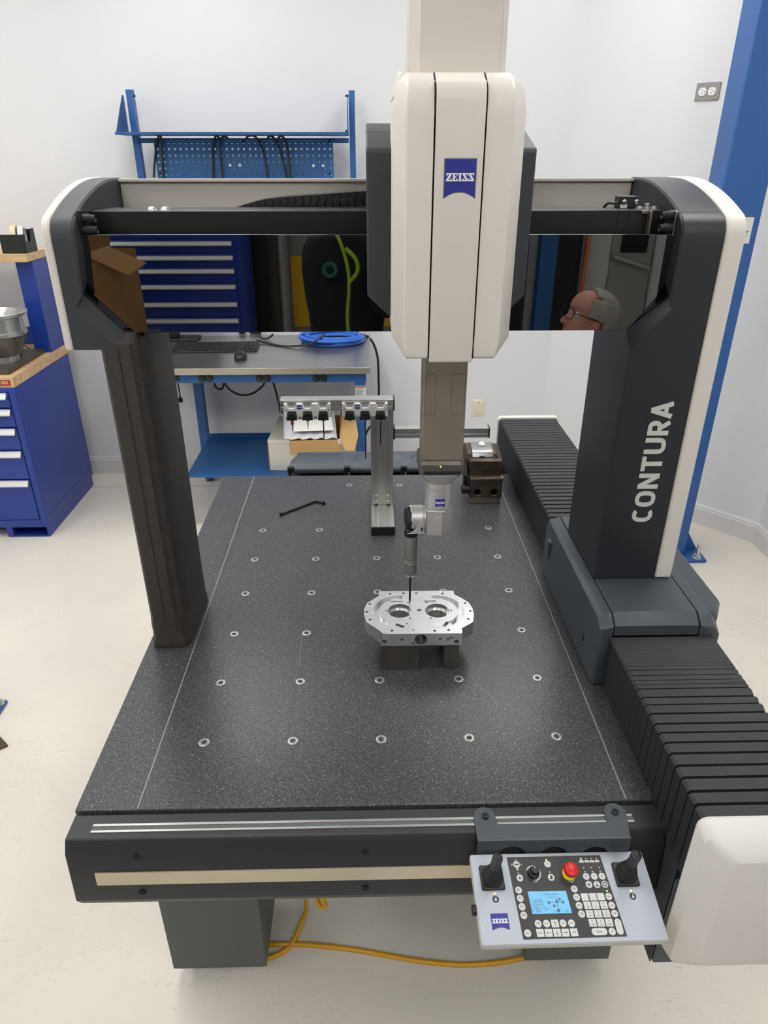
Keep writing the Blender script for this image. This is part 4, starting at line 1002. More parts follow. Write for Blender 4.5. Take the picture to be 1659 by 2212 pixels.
rounds = {'ESC': (-69, 46), 'F1': (-71.2, -8.5), 'F2': (-70.9, 2.3), 'F3': (-70.4, 13.1), 'F4': (-70, 23.9), 'F5': (14.2, -8.2), 'F6': (15, 2.7), 'F7': (15.8, 13.5), 'F8': (16.5, 24.3), 'F9': (-51.1, 34.9), 'F10': (-38.7, 35), 'F11': (-14.1, 35.1), 'F12': (-1.7, 35.4), 'X': (37.4, -24.5), 'Y': (50, -24.4), 'Z': (62.2, -24.3), 'Num': (64.3, 2.7), 'Shift': (65.3, 14.2), 'Tab': (66.3, 24.8), 'S\u2193': (55.5, 46.9), 'M': (-18.6, -42.8)}
icons = [(38.6, -13.6, 'arm'), (50.9, -13.3, 'bar'), (63.3, -13.4, 'sun'), (-67.3, -43.0, 'grid'), (-65.9, -24.6, 'bird'), (-17.3, -24.4, 'hand')]
def key(me, p, name):
    return put(name, me, MB, MC @ Matrix.Translation((p[0], p[1], ZK)))
for s_, p in rounds.items():
    q = lc(p); key(round_me, q, 'round_key')
    label(s_.replace('\u2193', ''), q, .0048 if len(s_) < 3 else .0034 if len(s_) < 5 else .0026)
for a, b, kind in icons:
    q = lc((a, b)); key(round_me, q, 'round_key'); bm = B(); z0, z1 = ZK + .0008, ZK + .0010
    if kind == 'sun':
        loft(bm, [[(q[0] + (.0028 if i % 2 else .0037) * math.cos(PI * i / 8), q[1] + (.0028 if i % 2 else .0037) * math.sin(PI * i / 8), z) for i in range(16)] for z in (z0, z1)])
        o = mk('key_icon', bm, 'key_print', MB, smooth=False, M=MC); bm = B(); cyl(bm, (q[0], q[1], z1), (q[0], q[1], z1 + .0001), .0018, n=14); mk('key_icon', bm, 'key_white', MB, smooth=False, M=MC)
    elif kind == 'grid':
        for sx in (-1, 1): box(bm, q[0] + sx * .0016 - .0012, q[0] + sx * .0016 + .0012, q[1] - .0012, q[1] + .0012, z0, z1)
        box(bm, q[0] - .0034, q[0] + .0034, q[1] - .0002, q[1] + .0002, z0, z1); mk('key_icon', bm, 'key_print', MB, smooth=False, M=MC)
    elif kind == 'bar':
        box(bm, q[0] - .0028, q[0] + .0028, q[1] - .0024, q[1] - .0010, z0, z1); mk('key_icon', bm, 'zeiss_blue', MB, smooth=False, M=MC)
        bm = B(); box(bm, q[0] - .0004, q[0] + .0004, q[1] - .001, q[1] + .003, z0, z1); mk('key_icon', bm, 'key_print', MB, smooth=False, M=MC)
    elif kind == 'hand':
        prism(bm, [(q[0] - .0022, q[1] - .002), (q[0] + .001, q[1] - .003), (q[0] + .0026, q[1] + .0005), (q[0] + .0012, q[1] + .0028), (q[0] - .001, q[1] + .0024)], 'z', z0, z1); mk('key_icon', bm, 'key_print', MB, smooth=False, M=MC)
    else:
        prism(bm, [(q[0] - .0032, q[1] + .0008), (q[0] - .001, q[1] + .0004), (q[0], q[1] + .0024), (q[0] + .001, q[1] + .0004), (q[0] + .0032, q[1] + .0010), (q[0] + .001, q[1] - .0008), (q[0] + .0006, q[1] - .003), (q[0], q[1] - .001), (q[0] - .001, q[1] - .0026), (q[0] - .001, q[1] - .0006)], 'z', z0, z1); mk('key_icon', bm, 'key_print', MB, smooth=False, M=MC)
squares = {'\u2191': (-26.2, 35.2), 'Menu': (-50.5, 46.1), '\u2190': (-38.2, 46.3), '\u2193': (-25.8, 46.4), '\u2192': (-13.5, 46.6), 'OK': (-.8, 46.5)}
for s_, p in squares.items():
    q = lc(p); key(sq_me, q, 'square_key')
    if len(s_) == 1:
        a = {'\u2191': 90, '\u2190': 180, '\u2193': 270, '\u2192': 0}[s_]
        bm = B(); pts = [(-.003, -.0003), (.001, -.0003), (.001, -.0012), (.003, 0), (.001, .0012), (.001, .0003), (-.003, .0003)]
        ca, sa = math.cos(R(a)), math.sin(R(a)); prism(bm, [(q[0] + x * ca - y * sa, q[1] + x * sa + y * ca) for x, y in pts], 'z', ZK + .0008, ZK + .001); mk('key_icon', bm, 'key_print', MB, smooth=False, M=MC)
    else: label(s_, q, .0036 if s_ == 'OK' else .0030)
nums = [('-', ''), (' ', ''), ('.', ''), ('1', '/@'), ('2', 'abc'), ('3', 'def'), ('4', 'ghi'), ('5', 'jkl'), ('6', 'mno'), ('7', 'pqrs'), ('8', 'tuv'), ('9', 'wxyz')]
npos = [(27.5, 2.8), (40, 2.7), (52, 2.8), (28.6, 13.5), (40.7, 13.6), (53.4, 13.7), (28.9, 24.6), (41.3, 24.5), (53.8, 24.5), (29.8, 35.5), (42.1, 35.6), (54.5, 35.8)]
for (a, b), p in zip(nums, npos):
    q = lc(p); key(sq_me, q, 'square_key')
    if a.strip(): label(a, (q[0], q[1] + (.0017 if b else 0)), .0036)
    if b: label(b, (q[0], q[1] - .0020), .0028)
def oval(p, w, h):
    q = lc(p); r = min(w, h) / 2 * .999; cap('oval_key', rrect(q[0] - w / 2, q[0] + w / 2, q[1] - h / 2, q[1] + h / 2, r, 6)); return q
label('Space', oval((36.7, 46.6), .0215, .0088), .0034)
q = oval((67.5, 41.2), .0090, .0200)
for i, ch in enumerate('Return'): label(ch, (q[0], q[1] + .0070 - i * .0028), .0026)
# indicator lights and mode flags
leds = [(-67.3, -49.3), (-74.5, -43), (-60.1, -42.9), (-67.2, -36.6), (-66.8, -31.6), (-19.1, -48.9), (-17.8, -31.5), (36, -49.1), (44.2, -49.1), (52.4, -49.3), (60.5, -49.2), (36.8, -36.6), (49.1, -36.7), (61.5, -36.7), (37.3, -31.2), (49.3, -31.2), (61.6, -31.3), (63.8, -4.4)]
for i, p in enumerate(leds):
    q = lc(p); bm = B(); cyl(bm, (q[0], q[1], ZK), (q[0], q[1], ZK + .0006), .0011, n=10); mk('indicator_light', bm, 'led_green' if i in (3, 5, 7, 17) else 'led_off', MB, M=MC)
for p in ((35.9, -45.5), (44.4, -45.5), (52.5, -45.3), (60.7, -45.5)):
    q = lc(p); cap('mode_flag', [(q[0] - .0033, q[1] - .0015), (q[0] + .0033, q[1] - .0015), (q[0] + .0033, q[1] + .0015), (q[0] - .0033, q[1] + .0015)], h=.0003); 
for (p, n3) in (((-44, -20), 3),):
    for i in range(3):
        q = lc((-45.5 + i * 2.2, -19.8)); bm = B(); tube(bm, smoothpath([(q[0], q[1] + .002, ZK + .0004), (q[0] + .0006, q[1] + .001, ZK + .0004), (q[0] - .0006, q[1] - .001, ZK + .0004), (q[0], q[1] - .002, ZK + .0004)], 4), .0003, 5); mk('speed_mark', bm, 'key_white', MB, M=MC)
q = lc((13.0, -21.0)); bm = B(); lathe(bm, (q[0], q[1], ZK), (0, 0, 1), [(0, .0045), (.0003, .0045), (.0003, .0041), (0, .0041)], 20); mk('stop_symbol', bm, 'key_white', MB, M=MC)
bm = B(); prism(bm, [(q[0] - .0028, q[1] + .0025), (q[0] + .0028, q[1] + .0025), (q[0], q[1] - .0032)], 'z', ZK, ZK + .0004); mk('stop_symbol', bm, 'key_print', MB, smooth=False, M=MC)
# LCD
bm = B(); pts = [lc(p) for p in ((-57.8, -6.4), (.8, -6.2), (2.5, 22.6), (-56.7, 22.6))]
loft(bm, [[(x, y, ZK) for x, y in pts], [(x, y, ZK + .0005) for x, y in pts]]); LC = mk('display', bm, 'lcd', CN, smooth=False, M=MC)
def lcd_text(s_, p, size):
    mk('display_text', text_bm(s_, size, depth=.0001, align='LEFT'), 'lcd_dark', LC, smooth=False, M=MC @ Matrix.Translation((*lc(p), ZK + .0006)))
lcd_text('XZing extra', (-35, -2.2), .0045); lcd_text('_1.5 mm x  1', (-33, 1.6), .0034)
for i, s_ in enumerate(('X -104.2037', 'Y -301.7715', 'Z -104.0020', 'V +01.3   -10', 'S : 80117 + 100', 'B  -0800')): lcd_text(s_, (-55.5, 5.2 + i * 2.9), .0034)
lcd_text('265', (-24, 19.6), .0034); lcd_text('150', (-8, 19.8), .0036)
bm = B(); c = lc((-16.5, 8.6)); z0, z1 = ZK + .0005, ZK + .0007
box(bm, c[0] - .0115, c[0] + .0085, c[1] - .0003, c[1] + .0003, z0, z1); box(bm, c[0] - .0004, c[0] + .0004, c[1] - .009, c[1] + .006, z0, z1); mk('display_text', bm, 'lcd_dark', LC, smooth=False, M=MC)
for dx, dy in ((-.0115, 0), (.0085, 0), (.0045, .004), (-.0050, -.0045), (.0, .0012)):
    bm = B(); cyl(bm, (c[0] + dx, c[1] + dy, z0), (c[0] + dx, c[1] + dy, z1), .0019, n=14); mk('display_text', bm, 'lcd_dark', LC, smooth=False, M=MC)
bm = B(); lathe(bm, (c[0], c[1] - .0105, z0), (0, 0, 1), [(0, .0022), (.0002, .0022), (.0002, .0014), (0, .0014)], 16); mk('display_text', bm, 'lcd_dark', LC, M=MC)
# emergency stop
q = lc((11.5, -28.5))
bm = B(); lathe(bm, (*q, ZK), (0, 0, 1), [(0, .0096), (.003, .0096), (.0042, .0080), (.009, .0070)], 28); ES = mk('stop_collar', bm, 'yellow_collar', CN, M=MC)
bm = B(); lathe(bm, (*q, ZK + .009), (0, 0, 1), [(0, .0070), (.0005, .0082), (.004, .0105), (.0065, .0106), (.0095, .0088), (.0108, .005), (.0110, .001)], 28); mk('stop_button', bm, 'red_button', CN, M=MC)
# speed dial
q = lc((-43.5, -30.5))
bm = B(); pts = arc(q[0], q[1], .0108, -80, 150, 16) + arc(q[0], q[1], .0088, 150, -80, 16); prism(bm, pts, 'z', ZK, ZK + .0004); mk('dial_scale', bm, 'key_white', CN, smooth=False, M=MC)
bm = B(); lathe(bm, (*q, ZK), (0, 0, 1), [(0, .0082), (.006, .0078), (.007, .0060), (.013, .0055), (.0138, .0045)], 24); d_ = mk('speed_dial', bm, 'black_plastic', CN, M=MC)
bm = B(); box(bm, q[0] - .0002, q[0] + .0002, q[1] + .001, q[1] + .005, ZK + .0137, ZK + .0141); mk('dial_pointer', bm, 'white_print', d_, smooth=False, M=MC)
# joysticks
for (bx, by), lean in (((-109, -25.5), (.0, .06)), ((99.5, -25.8), (.02, .06))):
    q = lc((bx, by))
    bm = B(); s2 = .0165; loft(bm, [[(q[0] + x, q[1] + y, 0) for x, y in rrect(-s2, s2, -s2, s2, .002, 3)], [(q[0] + x, q[1] + y, .0035) for x, y in rrect(-s2, s2, -s2, s2, .002, 3)], [(q[0] + x, q[1] + y, .0050) for x, y in rrect(-s2 * .93, s2 * .93, -s2 * .93, s2 * .93, .002, 3)]])
    J = mk('joystick_base', bm, 'black_plastic', CN, .0006, M=MC)
    ax = Vector((lean[0], lean[1], 1)).normalized()
    prof = [(t_ * 1.4, r_) for t_, r_ in [(0, .0150), (.003, .0152), (.0045, .0138), (.0065, .0138), (.008, .0126), (.0095, .0112), (.0115, .0114), (.013, .0100), (.0145, .0085), (.017, .0088), (.0185, .0075), (.021, .0066)]]
    bm = B(); lathe(bm, (q[0], q[1], .0045), ax, prof, 28); mk('rubber_boot', bm, 'rubber', J, M=MC)
    bm = B(); lathe(bm, Vector((q[0], q[1], .0045)) + ax * .0290, ax, [(0, .0072), (.002, .0078), (.004, .0068), (.022, .0074), (.0255, .0072), (.027, .0058), (.0275, .0054)], 28); kn = mk('joystick_grip', bm, 'anthracite', J, M=MC)
    bm = B(); lathe(bm, Vector((q[0], q[1], .0045)) + ax * .0563, ax, [(0, .0050), (.0010, .0048), (.0018, .0030), (.0020, .0005)], 20); mk('grip_button', bm, 'black_plastic', J, M=MC)
for p, l in (((-107.8, 2.1), (-108.2, -5.0)), ((101.7, 3.0), (101.0, -4.2))):
    q = lc(p); bm = B(); cyl(bm, (*q, 0), (*q, .0006), .0046, n=20); o = mk('lock_key', bm, 'membrane', CN, M=MC)
    bm = B(); box(bm, q[0] - .0017, q[0] + .0017, q[1] - .0024, q[1] + .0004, .0006, .0009); tube(bm, [(q[0] - .0001, q[1] + .0003, .0008), (q[0] - .0001, q[1] + .0020, .0008), (q[0] + .0010, q[1] + .0028, .0008), (q[0] + .0020, q[1] + .0020, .0008)], .0004, 5); mk('lock_icon', bm, 'key_white', o, M=MC)
    q = lc(l); bm = B(); cyl(bm, (*q, 0), (*q, .0007), .0015, n=12); mk('indicator_light', bm, 'led_amber', CN, M=MC)
lg = lc((-106.4, 30.8))
emblem(CN, MC @ Matrix.Translation((lg[0], lg[1], .0001)), .0238, .0208)
bm = B(); lathe(bm, (-CW / 2 + .001, -.012, -.010), (-1, 0, 0), [(0, .007), (.006, .007), (.007, .005)], 16); mk('side_knob', bm, 'black_plastic', CN, M=MC)
# ================================================================== yellow cable on the floor
YC = T('yellow_cable', 'yellow cable looping across the floor under the table', 'cable', (0, .15, 0))
pts = [px(650, 1915, z=.22), px(662, 1950, z=.10), px(655, 1985, z=.03), px(625, 2045, z=.008), px(578, 2070, z=.008), px(520, 2080, z=.008), px(505, 2060, z=.008), px(540, 2044, z=.008), px(600, 2040, z=.008), px(680, 2042, z=.008), px(780, 2054, z=.008), px(900, 2075, z=.008), px(1000, 2084, z=.008), px(1090, 2077, z=.010), px(1165, 2058, z=.009), (.45, .16, .008), (.60, .30, .008)]
bm = B(); tube(bm, smoothpath(pts, 7), .0062, 10); mk('cable_run', bm, 'yellow_cable', YC)
pts = [px(668, 1900, z=.30), px(682, 1940, z=.22), px(692, 1958, z=.20), px(703, 1955, z=.21), px(696, 1938, z=.26), px(690, 1915, z=.32)]
bm = B(); tube(bm, smoothpath(pts, 7), .0062, 10); mk('cable_loop', bm, 'yellow_cable', YC)

# ================================================================== blue workbench on the back wall
WB = T('steel_workbench', 'blue workbench with steel top, pegboard back and lower shelf against the wall', 'workbench', (-.6, 2.7, 0))
BX0, BX1, BY0, BY1, BZ = -1.225, -.007, 2.338, 3.02, .852
bxo('bench_top', (BX0, BX1, BY0 + .002, BY1, BZ - .031, BZ), 'bench_steel', WB, .0015)
bxo('top_edge', (BX0, BX1, BY0, BY0 + .0018, BZ - .030, BZ - .001), 'bench_edge', WB, 0)
ya = BY0 + .035
zA1, zA0 = BZ - .032, px(560, 827, y=ya).z
bxo('apron_rail', (BX0 + .02, BX1 - .02, ya, ya + .04, zA0, zA1), 'bench_blue', WB, .002)
bxo('apron_rail', (BX0 + .02, BX1 - .02, BY1 - .08, BY1 - .04, zA0, zA1), 'bench_blue', WB, .002)
def outlet(u):
    p = px(u, 817, y=ya); bm = B(); lathe(bm, (p.x, ya, p.z), (0, -1, 0), [(0, .0175), (.005, .0175), (.006, .015)], 20); o = mk('bench_socket', bm, 'black_plastic', WB)
    for dx, dz, w in ((-.005, .004, .0016), (.005, .004, .0016), (0, -.007, .003)):
        bxo('slot', (p.x + dx - w, p.x + dx + w, ya - .0068, ya - .0055, p.z + dz - .004, p.z + dz + .004), 'steel_dark', o, 0)
for u in (436, 452, 561, 577, 683, 699): outlet(u)
p = px(380, 817, y=ya); bxo('rocker_switch', (p.x - .016, p.x + .016, ya - .005, ya, p.z - .010, p.z + .010), 'black_plastic', WB, .001)
p = px(361, 817, y=ya); bm = B(); lathe(bm, (p.x, ya, p.z), (0, -1, 0), [(0, .015), (.006, .015), (.006, .010), (.002, .010)], 18); mk('breaker_ring', bm, 'outlet_white', WB)
for x in (-1.0, BX1 - .075):
    for y in (ya + .005, BY1 - .09):
        bxo('bench_leg', (x, x + .05, y, y + .05, .02, zA1), 'bench_blue', WB, .003)
        bm = B(); lathe(bm, (x + .025, y + .025, 0), (0, 0, 1), [(0, .028), (.008, .028), (.012, .01), (.03, .01)], 16); mk('foot_pad', bm, 'zinc', WB)
sh = px(774, 842, y=ya + .0045)
s_ = bxo('warning_sticker', (sh.x - .014, sh.x + .040 - .004, ya + .0035, ya + .005, px(774, 858, y=ya).z, px(774, 834, y=ya).z), 'paper', WB, 0)
bxo('sticker_header', (sh.x - .013, sh.x + .035, ya + .003, ya + .0036, px(774, 837.5, y=ya).z, px(774, 835, y=ya).z), 'red_label', s_, 0)
for i in range(5):
    v = 840 + i * 3.2; bxo('sticker_line', (sh.x - .011, sh.x + .028 - .008 * (i % 2), ya + .003, ya + .0036, px(774, v + 1, y=ya).z, px(774, v, y=ya).z), 'bench_blue_dark', s_, 0)
# lower shelf with front lip and back rail
ZS = .285
bm = B(); prism(bm, [(ya, ZS - .006), (ya + .004, ZS - .006), (ya + .004, ZS - .004), (BY1 - .10, ZS - .004), (BY1 - .10, ZS + .03), (BY1 - .104, ZS + .03), (BY1 - .104, ZS), (ya, ZS)], 'x', -.949, BX1 - .076); mk('lower_shelf', bm, 'bench_blue', WB, .001)
# uprights, shelf, crossbar, pegboard
yu = 2.985
for (ua, va, ub, vb) in ((270, 193, 285, 193), (753, 195, 766, 195)):
    a, b = px(ua, va, y=yu), px(ub, vb, y=yu)
    bxo('upright_post', (a.x, b.x, yu, yu + .035, BZ, a.z), 'bench_blue', WB, .002)
    s = 1 if ua < 500 else -1
    for v in (207, 283):
        q = px(ub if s > 0 else ua, v, y=yu + .015); bm = B(); cyl(bm, (q.x, yu + .015, q.z), (q.x + s * .016, yu + .015, q.z), .005, n=10); mk('shelf_bolt', bm, 'black_plastic', WB)
xl_, xr_ = px(288, 290, y=yu).x, px(753, 290, y=yu).x
zsf = px(520, 288, y=2.80).z
bxo('upper_shelf', (xl_ - .03, xr_, 2.80, yu + .03, zsf - .006, zsf + .006), 'bench_blue_dark', WB, .001)
for x in (xl_ - .028, xr_ - .003):
    bm = B(); prism(bm, [(2.80, zsf - .006), (yu + .02, zsf - .006), (yu + .02, px(280, 205, y=yu).z), (yu, px(280, 205, y=yu).z)], 'x', x, x + .003); mk('shelf_bracket', bm, 'bench_blue_dark', WB, .0005)
zc1, zc0 = px(520, 298, y=yu).z, px(520, 309, y=yu).z
bxo('crossbar', (xl_, xr_, yu + .008, yu + .033, zc0, zc1), 'bench_blue', WB, .001)
# pegboard with real holes
pg0, pg1 = px(331, 301, y=yu), px(719, 301, y=yu)
cs = .0277; ncol = int((pg1.x - pg0.x) / cs); nrow = 13; cs = (pg1.x - pg0.x) / ncol
def peg():
    bm = B(); yP = yu; r = .0052
    ztop = pg0.z
    for i in range(ncol):
        for j in range(nrow):
            x0, z1 = pg0.x + i * cs, ztop - j * cs; xc, zc = x0 + cs / 2, z1 - cs / 2
            H = [(xc + r * math.cos(PI / 4 * k + PI / 8), zc + r * math.sin(PI / 4 * k + PI / 8)) for k in range(8)]
            Q = [(x0 + cs, zc), (x0 + cs, z1), (xc, z1), (x0, z1), (x0, zc), (x0, z1 - cs), (xc, z1 - cs), (x0 + cs, z1 - cs)]
            hv = [bm.verts.new((a, yP, b)) for a, b in H]; qv = [bm.verts.new((a, yP, b)) for a, b in Q]
            for k in range(8):
                bm.faces.new((hv[k], hv[(k + 1) % 8], qv[(k + 1) % 8], qv[k]))
    bmesh.ops.remove_doubles(bm, verts=bm.verts, dist=1e-5)
    return bm
o = mk('pegboard', peg(), 'bench_blue', WB, smooth=False)
md = o.modifiers.new('thick', 'SOLIDIFY'); md.thickness = .002; md.offset = 0
for u, v in ((338, 305), (526, 305), (712, 305), (346, 375), (713, 375)):
    p = px(u, v, y=yu - .002); bm = B(); cyl(bm, (p.x, yu - .002, p.z), (p.x, yu - .005, p.z), .006, n=12); mk('board_bolt', bm, 'black_matt', WB)
for u, v in ((497, 357), (518, 357), (677, 358), (698, 358)):
    p = px(u, v, y=yu - .002); bm = B(); lathe(bm, (p.x, yu - .0015, p.z), (0, -1, 0), [(0, .0075), (.002, .007), (.004, .003)], 14); mk('peg_stud', bm, 'outlet_white', WB)

# cables over the pegboard
def wire(name, label, cat, segs, r, material='cable_black', group=None, n=8):
    p0 = segs[0][0]
    t = T(name, label, cat, p0, group)
    for s in segs:
        bm = B(); tube(bm, smoothpath(s, 6), r, n); mk('cable_strand', bm, material, t)
    return t
yc = yu - .012
def P3(u, v, y): return px(u, v, y=y)
wire('hanging_cable', 'black cable hooked over the left end of the pegboard', 'cable', [[P3(332, 383, yc), P3(336, 330, yc), P3(341, 300, yc), P3(345, 294, yc), P3(349, 301, yc - .004), P3(351, 330, yc - .008), P3(353, 383, yc - .008), P3(356, 450, yc - .008)]], .0052, group='cables on the pegboard')
wire('hanging_cable', 'pair of black cable loops hanging in the middle of the pegboard', 'cable', [[P3(461, 460, yc), P3(461, 383, yc), P3(460, 340, yc), P3(463, 302, yc), P3(468, 294, yc), P3(474, 298, yc + .012)], [P3(484, 460, yc - .006), P3(481, 383, yc - .006), P3(477, 340, yc - .006), P3(476, 305, yc - .006), P3(483, 295, yc - .006), P3(492, 298, yc + .012)]], .0052, group='cables on the pegboard')
wire('hanging_cable', 'black cable curving down from the top of the pegboard, nearest the measuring head', 'cable', [[P3(531, 299, yc + .012), P3(539, 293, yc), P3(552, 296, yc - .004), P3(565, 318, yc - .006), P3(573, 345, yc - .008), P3(578, 383, yc - .008), P3(584, 450, yc - .008)], [P3(578, 298, yc + .01), P3(585, 294, yc - .002), P3(596, 304, yc - .006), P3(608, 335, yc - .01), P3(619, 383, yc - .01), P3(628, 450, yc - .01)], [P3(601, 298, yc + .01), P3(608, 294, yc - .002), P3(617, 305, yc - .006), P3(624, 335, yc - .012), P3(628, 383, yc - .012), P3(634, 450, yc - .012)]], .0052, group='cables on the pegboard')

# ================================================================== things on the bench
# keyboard
ka, kb = px(371, 764, z=BZ), px(556, 760, z=BZ); kc = px(384, 737, z=BZ + .01)
kd = (kb - ka).normalized(); kd.z = 0; kd.normalize()
MK = plane_M((ka.x, ka.y, BZ + .0005), kd, (-kd.y, kd.x, 0)); KWd = (kb - ka).length; KD = .155
KB = T('computer_keyboard', 'black computer keyboard lying on the steel workbench', 'keyboard', M=MK)
bm = B(); prof = [(0, 0), (KD, 0), (KD, .018), (KD - .02, .020), (.012, .010), (0, .008)]
prism(bm, prof, 'x', 0, KWd); mk('keyboard_body', bm, 'black_plastic', KB, .003, M=MK)
def keys():
    bm = B()
    for (x0, ncol, wk) in ((.010, 15, .0172), (.285, 3, .0172), (.345, 4, .0172)):
        for r_ in range(6):
            for c in range(ncol):
                if x0 > .2 and x0 < .3 and r_ in (2,): continue
                x = x0 + c * .0185; y = .014 + r_ * .0205; z = .010 + y * .062
                if x + wk > KWd: continue
                vs = [[(x, y, z), (x + wk, y, z), (x + wk, y + .0175, z + .001), (x, y + .0175, z + .001)], [(x + .002, y + .002, z + .006), (x + wk - .002, y + .002, z + .006), (x + wk - .002, y + .0155, z + .007), (x + .002, y + .0155, z + .007)]]
                loft(bm, vs)
    return bm
o = mk('key_field', keys(), 'rubber', KB, smooth=False, M=MK); o['kind'] = 'stuff'
# mouse
mp = px(517, 779, z=BZ)
MS = T('computer_mouse', 'small black computer mouse in front of the keyboard', 'mouse', (mp.x, mp.y + .03, BZ))
bm = B(); n = 20
rings = []
for z, k in ((.0005, .94), (.006, 1.0), (.016, .98), (.025, .82), (.031, .5), (.033, .12)):
    rings.append([(mp.x + .031 * k * math.cos(2 * PI * i / n), mp.y + .045 + (.052 * k + (.004 if z < .02 else 0)) * math.sin(2 * PI * i / n), BZ + z) for i in range(n)])
loft(bm, rings); mk('mouse_body', bm, 'black_plastic', MS, ang=60)
bm = B(); cyl(bm, (mp.x - .004, mp.y + .075, BZ + .0285), (mp.x + .004, mp.y + .075, BZ + .0285), .006, n=14); mk('scroll_wheel', bm, 'rubber', MS)
# monitor whose lower edge shows under the bridge
q0, q1 = px(344, 746, z=BZ), px(425, 740, z=BZ)
MN = T('computer_monitor', 'black monitor mostly hidden behind the bridge, left on the workbench', 'monitor', (q0.x + .2, 2.8, BZ))
bxo('stand_base', (q0.x - .08, q1.x, q1.y + .01, min(q1.y + .17, 2.97), BZ + .0005, BZ + .016), 'black_plastic', MN, .004)
bxo('stand_neck', (q0.x + .03, q0.x + .08, 2.90, 2.93, BZ + .016, BZ + .25), 'black_plastic', MN, .003)
sc = bxo('screen_housing', (q0.x - .22, q0.x + .30, 2.86, 2.90, BZ + .06, BZ + .37), 'black_plastic', MN, .004)
bxo('screen', (q0.x - .21, q0.x + .29, 2.8585, 2.86, BZ + .075, BZ + .36), 'black_matt', MN, 0)
for i, (u, v) in enumerate(((513, 735), (537, 734), (549, 736))):
    p = px(u, v, z=BZ)
    t = T('spool', ('small black cylinder behind the keyboard, leftmost of three', 'small black cylinder behind the keyboard, middle of three', 'small black cylinder behind the keyboard, rightmost of three')[i], 'spool', (p.x, p.y + .03, BZ), 'small cylinders behind the keyboard')
    bm = B(); lathe(bm, (p.x, p.y + .16, BZ + .0005), (0, 0, 1), [(0, .018), (.02, .018), (.021, .0195), (.026, .0195), (.027, .015)], 18); mk('cylinder_body', bm, 'black_plastic', t)
    bm = B(); cyl(bm, (p.x, p.y + .16, BZ + .027), (p.x, p.y + .16, BZ + .0285), .013, n=16); mk('cylinder_top', bm, 'steel_dark', t)
# blue hose coil
hc = (px(648, 740, z=BZ) + px(790, 738, z=BZ)) / 2; hr = (px(790, 738, z=BZ) - px(648, 740, z=BZ)).length / 2 - .012
t = T('air_hose', 'coil of bright blue hose lying on the right end of the workbench', 'hose', (hc.x, hc.y, BZ))
for k in range(6):
    bm = B(); rr = hr * (1 - .09 * ((k * 37) % 5) / 2); ox, oy = .012 * math.sin(k * 2.3), .02 * math.cos(k * 1.9)
    pts = [(hc.x + ox + rr * math.cos(2 * PI * i / 40), min(hc.y + oy + rr * .72 * math.sin(2 * PI * i / 40), 2.955), BZ + .0105 + .012 * (k // 2) + .004 * math.sin(2 * PI * i / 40 + k)) for i in range(40)]
    tube(bm, pts, .0095, 10, closed=True); mk('hose_loop', bm, 'hose_blue', t)
wire('power_cord', 'black cord lying across the steel bench top into the blue hose', 'cord', [[px(556, 735, z=BZ + .012), px(580, 742, z=BZ + .006), px(620, 748, z=BZ + .006), px(665, 744, z=BZ + .02), px(688, 733, z=BZ + .045), px(700, 722, z=BZ + .05)], [px(560, 722, z=BZ + .03), px(566, 731, z=BZ + .01), px(580, 730, z=BZ + .01), px(590, 722, z=BZ + .03)]], .0055)
wire('power_cord', 'black cord dropping from the right end of the bench top to the floor', 'cord', [[px(780, 723, z=BZ + .03), px(795, 728, y=2.96), px(808, 745, y=2.97), px(816, 775, y=2.98), px(818, 820, y=2.985), px(818, 860, y=2.99), px(812, 905, y=2.99), px(794, 930, y=2.97), px(786, 960, y=2.95), (px(786, 960, y=2.95).x, 2.96, .05), (px(786, 960, y=2.95).x - .15, 2.98, .008)]], .0065)
yk = BY1 - .12
wire('power_cord', 'black cords sagging under the workbench apron', 'cord', [[px(462, 826, y=yk), px(466, 836, y=yk), px(476, 841, y=yk), px(482, 836, y=yk), px(483, 826, y=yk)], [px(485, 826, y=yk), px(496, 842, y=yk), px(520, 853, y=yk), px(545, 850, y=yk), px(565, 836, y=yk), px(572, 826, y=yk)], [px(590, 826, y=yk - .1), px(596, 846, y=yk - .1), px(605, 880, y=yk - .1), px(622, 908, y=yk - .1)]], .0060)
t = T('mains_plug', 'black three-pin plug dangling under the left of the bench apron', 'plug', px(390, 868, y=yk))
bm = B(); tube(bm, smoothpath([px(384, 828, y=yk), px(387, 842, y=yk), px(389, 858, y=yk)], 5), .0038, 8); mk('plug_cord', bm, 'cable_black', t)
a, b = px(389, 857, y=yk), px(390, 868, y=yk); bm = B(); lathe(bm, a, (b - a), [(0, .006), (.008, .008), (.010, .014), ((b - a).length, .014), ((b - a).length + .001, .011)], 12); mk('plug_body', bm, 'black_plastic', t)
for dx in (-.006, .006): bm = B(); bar_p = Vector((b.x + dx, b.y, b.z)); box(bm, b.x + dx - .001, b.x + dx + .001, b.y - .003, b.y + .003, b.z - .017, b.z); mk('plug_pin', bm, 'steel', t)

